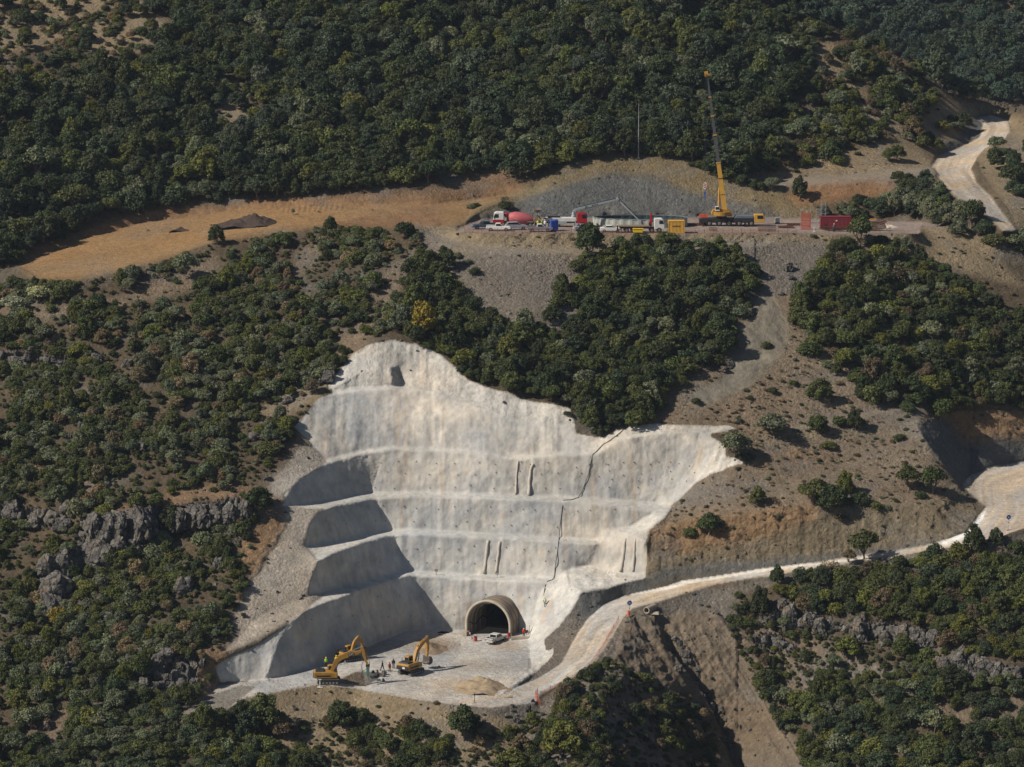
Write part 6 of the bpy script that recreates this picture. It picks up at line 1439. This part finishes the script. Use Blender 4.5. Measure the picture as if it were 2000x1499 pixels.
# anchors of the sprayed concrete
ank = TB().box((0, -.04, 0), (.15, .08, .15)).tube([(0, -.06, 0), (.03, -.24, -.04)], .035, 6).build('anchor_head', m_dark); AM = ank.data; bpy.data.objects.remove(ank)
ROWS = [('upper tier', [(700 + 38 * i, 905 + (i > 8) * 3) for i in range(18)]), ('upper tier', [(720 + 42 * i, 925) for i in range(16)]), ('upper tier', [(738 + 46 * i, 950) for i in range(12)]),
        ('third tier', [(760 + 33 * i, 992 + .35 * i) for i in range(14)]), ('third tier', [(640 + 40 * i, 1020 + .5 * i) for i in range(12)]),
        ('second tier', [(810 + 36 * i, 1070 + .5 * i) for i in range(10)]), ('second tier', [(700 + 45 * i, 1095 + .5 * i) for i in range(10)]),
        ('lowest tier', [(640 + 45 * i, 1165) for i in range(10)]), ('lowest tier', [(600 + 48 * i, 1205) for i in range(7)]), ('right lobe', [(1190 + 30 * i, 905) for i in range(6)]), ('right lobe', [(1170 + 33 * i, 935) for i in range(6)])]
for tier, pts in ROWS:
    for (u, v) in pts:
        u += rnd.uniform(-14, 14); v += rnd.uniform(-5, 5)
        if mi_at(u, v) != 'conc': continue
        o = bpy.data.objects.new('anchor_head', AM); COL.objects.link(o); o.location = at(u, v); tag(o, 'small dark anchor head sticking out of the %s of the concrete slope' % tier, 'anchor', 'anchor heads in the %s of the concrete slope' % tier)
# ribs standing out of the concrete
m_rib = M_('rib_concrete', (176, 168, 156), .95, .05, 0, .2, .8)
for (pts, r, lb) in (([(1042, 906), (1036, 918), (1034, 940), (1033, 968)], .42, 'curved concrete rib on the upper tier left of the long hose'), ([(1012, 900), (1009, 930), (1007, 966)], .3, 'thin straight concrete rib on the upper tier'),
                     ([(953, 1056), (950, 1085), (946, 1120)], .45, 'left one of two leaning concrete ribs on the second tier'), ([(976, 1058), (973, 1085), (969, 1120)], .4, 'right one of two leaning concrete ribs on the second tier'),
                     ([(1221, 1052), (1217, 1085), (1212, 1116)], .5, 'thick pale rib on the concrete buttress at the right'), ([(1241, 1052), (1238, 1085), (1236, 1116)], .4, 'pale rib at the right edge of the concrete buttress')):
    P = [at(*p) for p in pts]; o0 = P[0]; Q = [p - o0 + Vector((0, -.05, 0)) for p in P]; R_ = []
    for a, b in zip(Q[:-1], Q[1:]):
        for k in range(5): R_.append(a.lerp(b, k / 5) + Vector((rnd.uniform(-.05, .05), 0, 0)))
    R_.append(Q[-1]); o = TB().tube(R_, [r * .62 * rnd.uniform(.7, 1.25) for _ in R_], 8).build('concrete_rib', m_rib, None, 0, True); o.location = o0; tag(o, lb, 'rib')
# heaps
def heap(u, v, rx, ry, h, mat, name, lb, cat, seed, rough=.25):
    P = at(u, v); n = 60; rough *= 1.3; V, F_ = [], []
    for i in range(n + 1):
        for j in range(n + 1):
            x, y = (i / n * 2 - 1), (j / n * 2 - 1); d = math.hypot(x, y); V.append((x * rx, y * ry, 0))
    A = np.array(V); nz = fbm(A[:, 0] / 1.1, A[:, 1] / 1.1, A[:, 0] * 0 + seed, 4, seed); dd = np.hypot(A[:, 0] / rx, A[:, 1] / ry)
    an = np.arctan2(A[:, 1], A[:, 0]); dd = dd * (1 + .55 * fbm(np.cos(an) * 1.3 + seed, np.sin(an) * 1.3, an * 0, 3, seed + 9)) * 1.15
    hh = np.maximum(fbm(A[:, 0] / 2.4, A[:, 1] / 2.4, A[:, 0] * 0, 3, seed + 4) * 1.0 + 1.0, .2)
    A[:, 2] = h * hh * np.clip(1 - dd, -.25, 1) ** 1 * 1.25 + nz * rough * np.clip(1.2 - dd, 0, 1) - .02
    F_ = [[i * (n + 1) + j, (i + 1) * (n + 1) + j, (i + 1) * (n + 1) + j + 1, i * (n + 1) + j + 1] for i in range(n) for j in range(n)]
    o = bpy.data.objects.new(name, mesh_np(name, A, F_, mat, False)); COL.objects.link(o); o.location = P; return tag(o, lb, cat)
heap(838, 1268, 3.6, 5.0, 1.0, m_dirt, 'dirt_heap', 'low brown dirt heap on the pit floor left of the pale pickup', 'heap', 3)
heap(935, 1341, 5.8, 6.0, 1.15, m_dirt2, 'dirt_heap', 'tan heap of fine earth at the right front of the pit floor', 'heap', 5)
heap(490, 436, 7.2, 5.0, 1.5, m_brush, 'brush_heap', 'dark heap of uprooted brush on the orange field', 'heap', 8, .7)
heap(354, 450, 2.6, 1.6, .5, m_brush, 'brush_heap', 'small low heap of brush left of the dark heap', 'heap', 9, .4)
heap(1728, 444, 3.2, 2.0, .8, M_('lime_dust', (186, 174, 156), .95), 'rubble_heap', 'pale low rubble heap at the right end of the platform', 'heap', 12, .4)
# ------------------------------------------------------------------ rocks
def rock_material():
    g = NT('limestone'); tc = g.n('ShaderNodeNewGeometry').outputs['Position']
    c = g.ramp(g.noise(tc, .8, 7, .68), [(.28, lin((66, 64, 62))), (.5, lin((104, 100, 95))), (.72, lin((148, 143, 133)))])
    t = g.ramp(g.noise(tc, .35, 4, .6), [(.56, (0,) * 3), (.7, (1,) * 3)])
    c = g.mix(g.math('MULTIPLY', t, .5), c, lin((142, 116, 84)))
    vc = g.n('ShaderNodeTexVoronoi', feature='DISTANCE_TO_EDGE'); vc.inputs['Scale'].default_value = .75; g.l(g.mapping(tc, (1, 1, .55)), vc.inputs['Vector'])
    crk = g.ramp(vc.outputs['Distance'], [(.0, (0,) * 3), (.07, (1,) * 3)])
    c = g.mix(crk, g.mix(1.0, c, (.5, .5, .5), 'MULTIPLY'), c)
    g.l(c, g.b.inputs['Base Color']); bp = g.n('ShaderNodeBump'); bp.inputs['Distance'].default_value = .35; bp.inputs['Strength'].default_value = .9
    g.l(g.math('ADD', g.math('MULTIPLY', g.noise(tc, 1.3, 8, .75), 2.2), g.math('MULTIPLY', crk, .8)), bp.inputs['Height']); g.l(bp.outputs[0], g.b.inputs['Normal']); g.b.inputs['Roughness'].default_value = .95; g.b.inputs['Specular IOR Level'].default_value = .1
    return g.m
M_ROCK = rock_material()
def rock_mesh(seed, n=12, box=.55, rough=.2):
    n += 6
    V, F_ = [], []; idx = {}
    for f in range(6):
        for i in range(n + 1):
            for j in range(n + 1):
                a, b = i / n * 2 - 1, j / n * 2 - 1
                p = [(1, a, b), (-1, b, a), (b, 1, a), (a, -1, b), (a, b, 1), (b, a, -1)][f]; idx[(f, i, j)] = len(V); V.append(p)
        for i in range(n):
            for j in range(n): F_.append([idx[(f, i, j)], idx[(f, i + 1, j)], idx[(f, i + 1, j + 1)], idx[(f, i, j + 1)]])
    A = np.array(V, float); S = A / np.linalg.norm(A, axis=1)[:, None] * 1.15; A = A * box + S * (1 - box)
    r = np.random.RandomState(seed)
    for k in range(9):                                          # chop flat faces off
        d = r.normal(size=3); d[2] = abs(d[2]) * .6; d /= np.linalg.norm(d); q = r.uniform(.62, .95); s = A @ d; A -= np.clip(s - q, 0, 9)[:, None] * d * .95
    q = A * 1.6 + seed * 7.1
    A *= (1 + rough * fbm(q[:, 0], q[:, 1], q[:, 2], 4, seed, True))[:, None]
    A += .05 * np.stack([fbm(q[:, 0] * 3, q[:, 1] * 3, q[:, 2] * 3, 2, seed + k) for k in (1, 2, 3)], -1)
    cv_, ce_ = cells(q[:, 0] * .9 + q[:, 1] * .7 + 50, q[:, 2] * .8 + 50, seed)
    A *= (1 + .13 * cv_ - .16 * np.clip(.12 - ce_, 0, .12) / .12)[:, None]
    me = mesh_np('boulder', A, F_, M_ROCK, False); bm = bmesh.new(); bm.from_mesh(me); bmesh.ops.remove_doubles(bm, verts=bm.verts, dist=.002); bm.to_mesh(me); bm.free(); return me
ROCKS = [rock_mesh(100 + i, 12, .25 + .1 * (i % 4)) for i in range(7)]
COLM = [rock_mesh(130 + i, 16, .68, .14) for i in range(5)]
def boulder(u, v, w, h, lb, grp=None, cat='rock', col=False, dep=None, rot=None, name='boulder', dz=0.0):
    o = bpy.data.objects.new(name, (COLM if col else ROCKS)[rnd.randrange(5 if col else 7)]); COL.objects.link(o)
    P = at(u, v); s = FPX / proj(P)[2]; wm, hm = w / s, h / s
    o.location = P + Vector((0, (dep or wm) * .2, hm * .42 + dz)); o.scale = (wm / 2, (dep or wm * rnd.uniform(.7, 1.0)) / 2, hm / 2); o.rotation_euler = (rnd.uniform(-.1, .1), rnd.uniform(-.1, .1), rot if rot is not None else rnd.uniform(-.35, .35))
    return tag(o, lb, cat, grp)
# the limestone cliff on the left: a row of jointed blocks under the rim
for (u, v, w, h) in [(475,1022,30,50),(450,1020,34,46),(425,1026,36,48),(398,1026,32,44),(372,1030,38,50),(345,1036,34,50),(300,1040,36,58),(276,1046,34,62),(252,1052,36,64),(228,1052,34,60),(205,1056,36,62),(180,1046,34,50),(258,1085,44,46),(228,1090,48,50),(190,1082,40,40),(176,1100,42,44)]:
    boulder(u, v, w, h, 'grey jointed limestone block in the cliff below the red earth strip', 'limestone blocks of the cliff at the left', 'rock', True, 5.0, 0.25, 'limestone_block')
for (u, v, w, h, lb) in [(88,1120,40,46,'left upper block of the leaning rock tower at the far left'), (122,1118,40,48,'right upper block of the leaning rock tower at the far left'), (104,1168,70,60,'broad middle block of the leaning rock tower at the far left'),
                         (100,1215,50,60,'narrow foot of the leaning rock tower at the far left'), (106,1086,20,18,'small cap stone on the left of the rock tower'), (124,1084,18,18,'small cap stone on the right of the rock tower'),
                         (198,1110,66,62,'rounded grey rock with a dark hollow right of the rock tower'), (192,1050,28,24,'knob of pale rock on top of the cliff'), (128,1000,28,30,'upright slab left of the cliff beside the red earth'), (146,1006,22,26,'small slab beside the upright one left of the cliff'),
                         (66,1030,26,26,'dark pointed boulder left of the cliff'), (118,1034,34,30,'tan cracked boulder below the upright slab'), (20,1012,34,40,'pale outcrop block at the left edge'), (44,1008,26,30,'outcrop block next to the left edge'),
                         (354,1163,36,34,'squared grey boulder alone among the shrubs below the cliff'), (455,1052,22,24,'left one of two dark boulders at the right end of the cliff'), (473,1046,22,24,'right one of two dark boulders at the right end of the cliff'), (463,1066,18,12,'small pale stone under the two dark boulders'),
                         (424,1110,20,20,'pale upright stone among shrubs right below the cliff'), (640,748,24,26,'grey boulder at the upper left corner of the concrete'), (625,752,12,14,'small stone left of the corner boulder'), (560,786,22,12,'flat stone on the tan strip left of the concrete'),
                         (492,865,16,18,'grey stone at the lower edge of the left wood'), (519,942,13,14,'round pale stone left of the upper concrete wall'), (662,546,9,7,'white stone on the grey embankment'), (863,540,10,8,'white stone below the lone round tree'),
                         (190,708,28,22,'grey rounded rock among shrubs on the left slope'), (108,704,30,20,'pale flat rock on the left slope'), (30,712,36,22,'pale broad rock near the left edge'), (60,700,34,24,'pale broad rock second from the left edge'), (248,718,20,14,'small pale rock right of the rounded rock on the left slope'),
                         (1425,720,22,16,'tan boulder at the edge of the slide under the wood'), (1465,620,22,14,'tan boulder on the slide below the wood edge'), (1540,530,18,16,'ochre boulder high on the slope right of the slide'), (1545,548,14,10,'smaller ochre boulder under the high one'), (1525,578,12,8,'ochre stone on the right of the slide'),
                         (1440,612,18,12,'tan stone left of the slide boulder'), (1412,728,18,12,'brown stone left of the slide at the wood edge'), (1320,1316,18,12,'grey stone in the gully below the culvert'), (1245,1245,12,8,'pale stone on the spur below the sign')]:
    boulder(u, v, w, h, lb, None, 'rock', h > 40)
for poly, n, rr, lb, g_ in (([(1500,1200),(1560,1205),(1650,1238),(1710,1232),(1820,1250),(1830,1268),(1740,1272),(1660,1262),(1560,1240),(1500,1230)], 42, (18, 40), 'blocky grey rock in the long band below the road', 'rocks of the long band at the lower right'),
                        ([(1830,1290),(1900,1295),(1990,1325),(2000,1345),(1900,1338),(1830,1320)], 20, (18, 36), 'upright grey block in the short band at the right edge', 'rocks of the short band at the right edge'),
                        ([(1465,1235),(1500,1240),(1555,1262),(1550,1274),(1490,1262)], 11, (8, 16), 'pale block in the slanting row beside the spoil slope', 'rocks of the slanting row beside the spoil slope'),
                        ([(250,1300),(300,1290),(400,1305),(410,1350),(360,1365),(280,1350)], 26, (12, 26), 'tan layered block in the ledge left of the pit entrance', 'rocks of the layered ledge left of the pit'),
                        ([(1310,1240),(1340,1270),(1400,1370),(1440,1440),(1462,1499),(1440,1499),(1400,1420),(1350,1320)], 34, (6, 16), 'broken stone in the bottom of the gully', 'stones in the gully'),
                        ([(1090,1340),(1140,1330),(1150,1420),(1060,1480),(1000,1499),(930,1450),(960,1395)], 30, (6, 14), 'loose stone on the slope under the pit road', 'stones on the slope under the pit road'),
                        ([(100,650),(560,700),(520,900),(330,1000),(40,960)], 24, (9, 20), 'grey stone showing between shrubs on the left slope', 'stones on the left slope'),
                        ([(100,1180),(400,1150),(420,1300),(150,1400),(30,1480)], 26, (9, 22), 'grey stone among the scrub at the lower left', 'stones at the lower left')):
    u0, u1 = min(p[0] for p in poly), max(p[0] for p in poly); v0, v1 = min(p[1] for p in poly), max(p[1] for p in poly); k = 0
    while k < n:
        u, v = rnd.uniform(u0, u1), rnd.uniform(v0, v1)
        if not inpoly(u, v, poly): continue
        w = rnd.uniform(*rr); boulder(u, v, w, w * rnd.uniform(.7, 1.25), lb, g_, 'rock', 'band' in g_); k += 1
# loose stones nobody could count
rk = [o for o in COL.objects if o.data in ROCKS][:7]; it = []
for k in range(26000):
    u, v = rnd.uniform(-20, 2020), rnd.uniform(250, 1510); m_ = mi_at(u, v)
    pr = {'gravel': .55, 'soil': .5, 'tan': .35, 'rust': .35, 'rockcut': .4, 'slate': .25, 'dust': .25, 'slide': .05, 'forest': .15, 'red': .2, 'knolltop': .25, 'floor': .10, 'spoil': .5, 'concw': .04, 'orange2': .12}.get(m_, 0)
    if rnd.random() > pr or cov_at(u, v) + rnd.uniform(-.5, .5) < -.1: continue
    s = .07 + .2 * rnd.random() ** 4 * (1.5 if m_ != 'floor' else 1); P = at(u, v); c = 1
    it.append((P, (s, s * rnd.uniform(.6, 1), s * rnd.uniform(.5, .9)), (0, 0, rnd.uniform(0, 6.28)), rnd.randrange(len(rk)), (1, 1, 1)))
scatter('loose_stones', it, rk)
print('stones', len(it))
for o in list(COL.objects):                                      # the rubble at the trench by the breaker
    pass
it2 = empty; del it2
for k in range(12):
    u, v = rnd.uniform(716, 750), rnd.uniform(1314, 1334)
    boulder(u, v, rnd.uniform(4, 12), rnd.uniform(4, 10), 'broken grey stone beside the trench under the breaker', 'broken stones beside the trench', 'rock')

# ------------------------------------------------------------------ haze
HZ = bpy.data.materials.new('haze'); HZ.use_nodes = True; n_ = HZ.node_tree.nodes; n_.remove(n_['Principled BSDF'])
pv = n_.new('ShaderNodeVolumePrincipled'); pv.inputs['Color'].default_value = (.62, .74, .95, 1); pv.inputs['Density'].default_value = 0.000045; pv.inputs['Anisotropy'].default_value = .1
HZ.node_tree.links.new(pv.outputs[0], n_['Material Output'].inputs['Volume'])
allz = PG[..., 2]
zb, zt = float(allz.min()) - 1.5, max(CAM_Z, float(allz.max())) + 25
hz = TB().box((0, 700, (zb + zt) / 2), (900, 1500, zt - zb)).build('haze', HZ); tag(hz, kind='stuff')
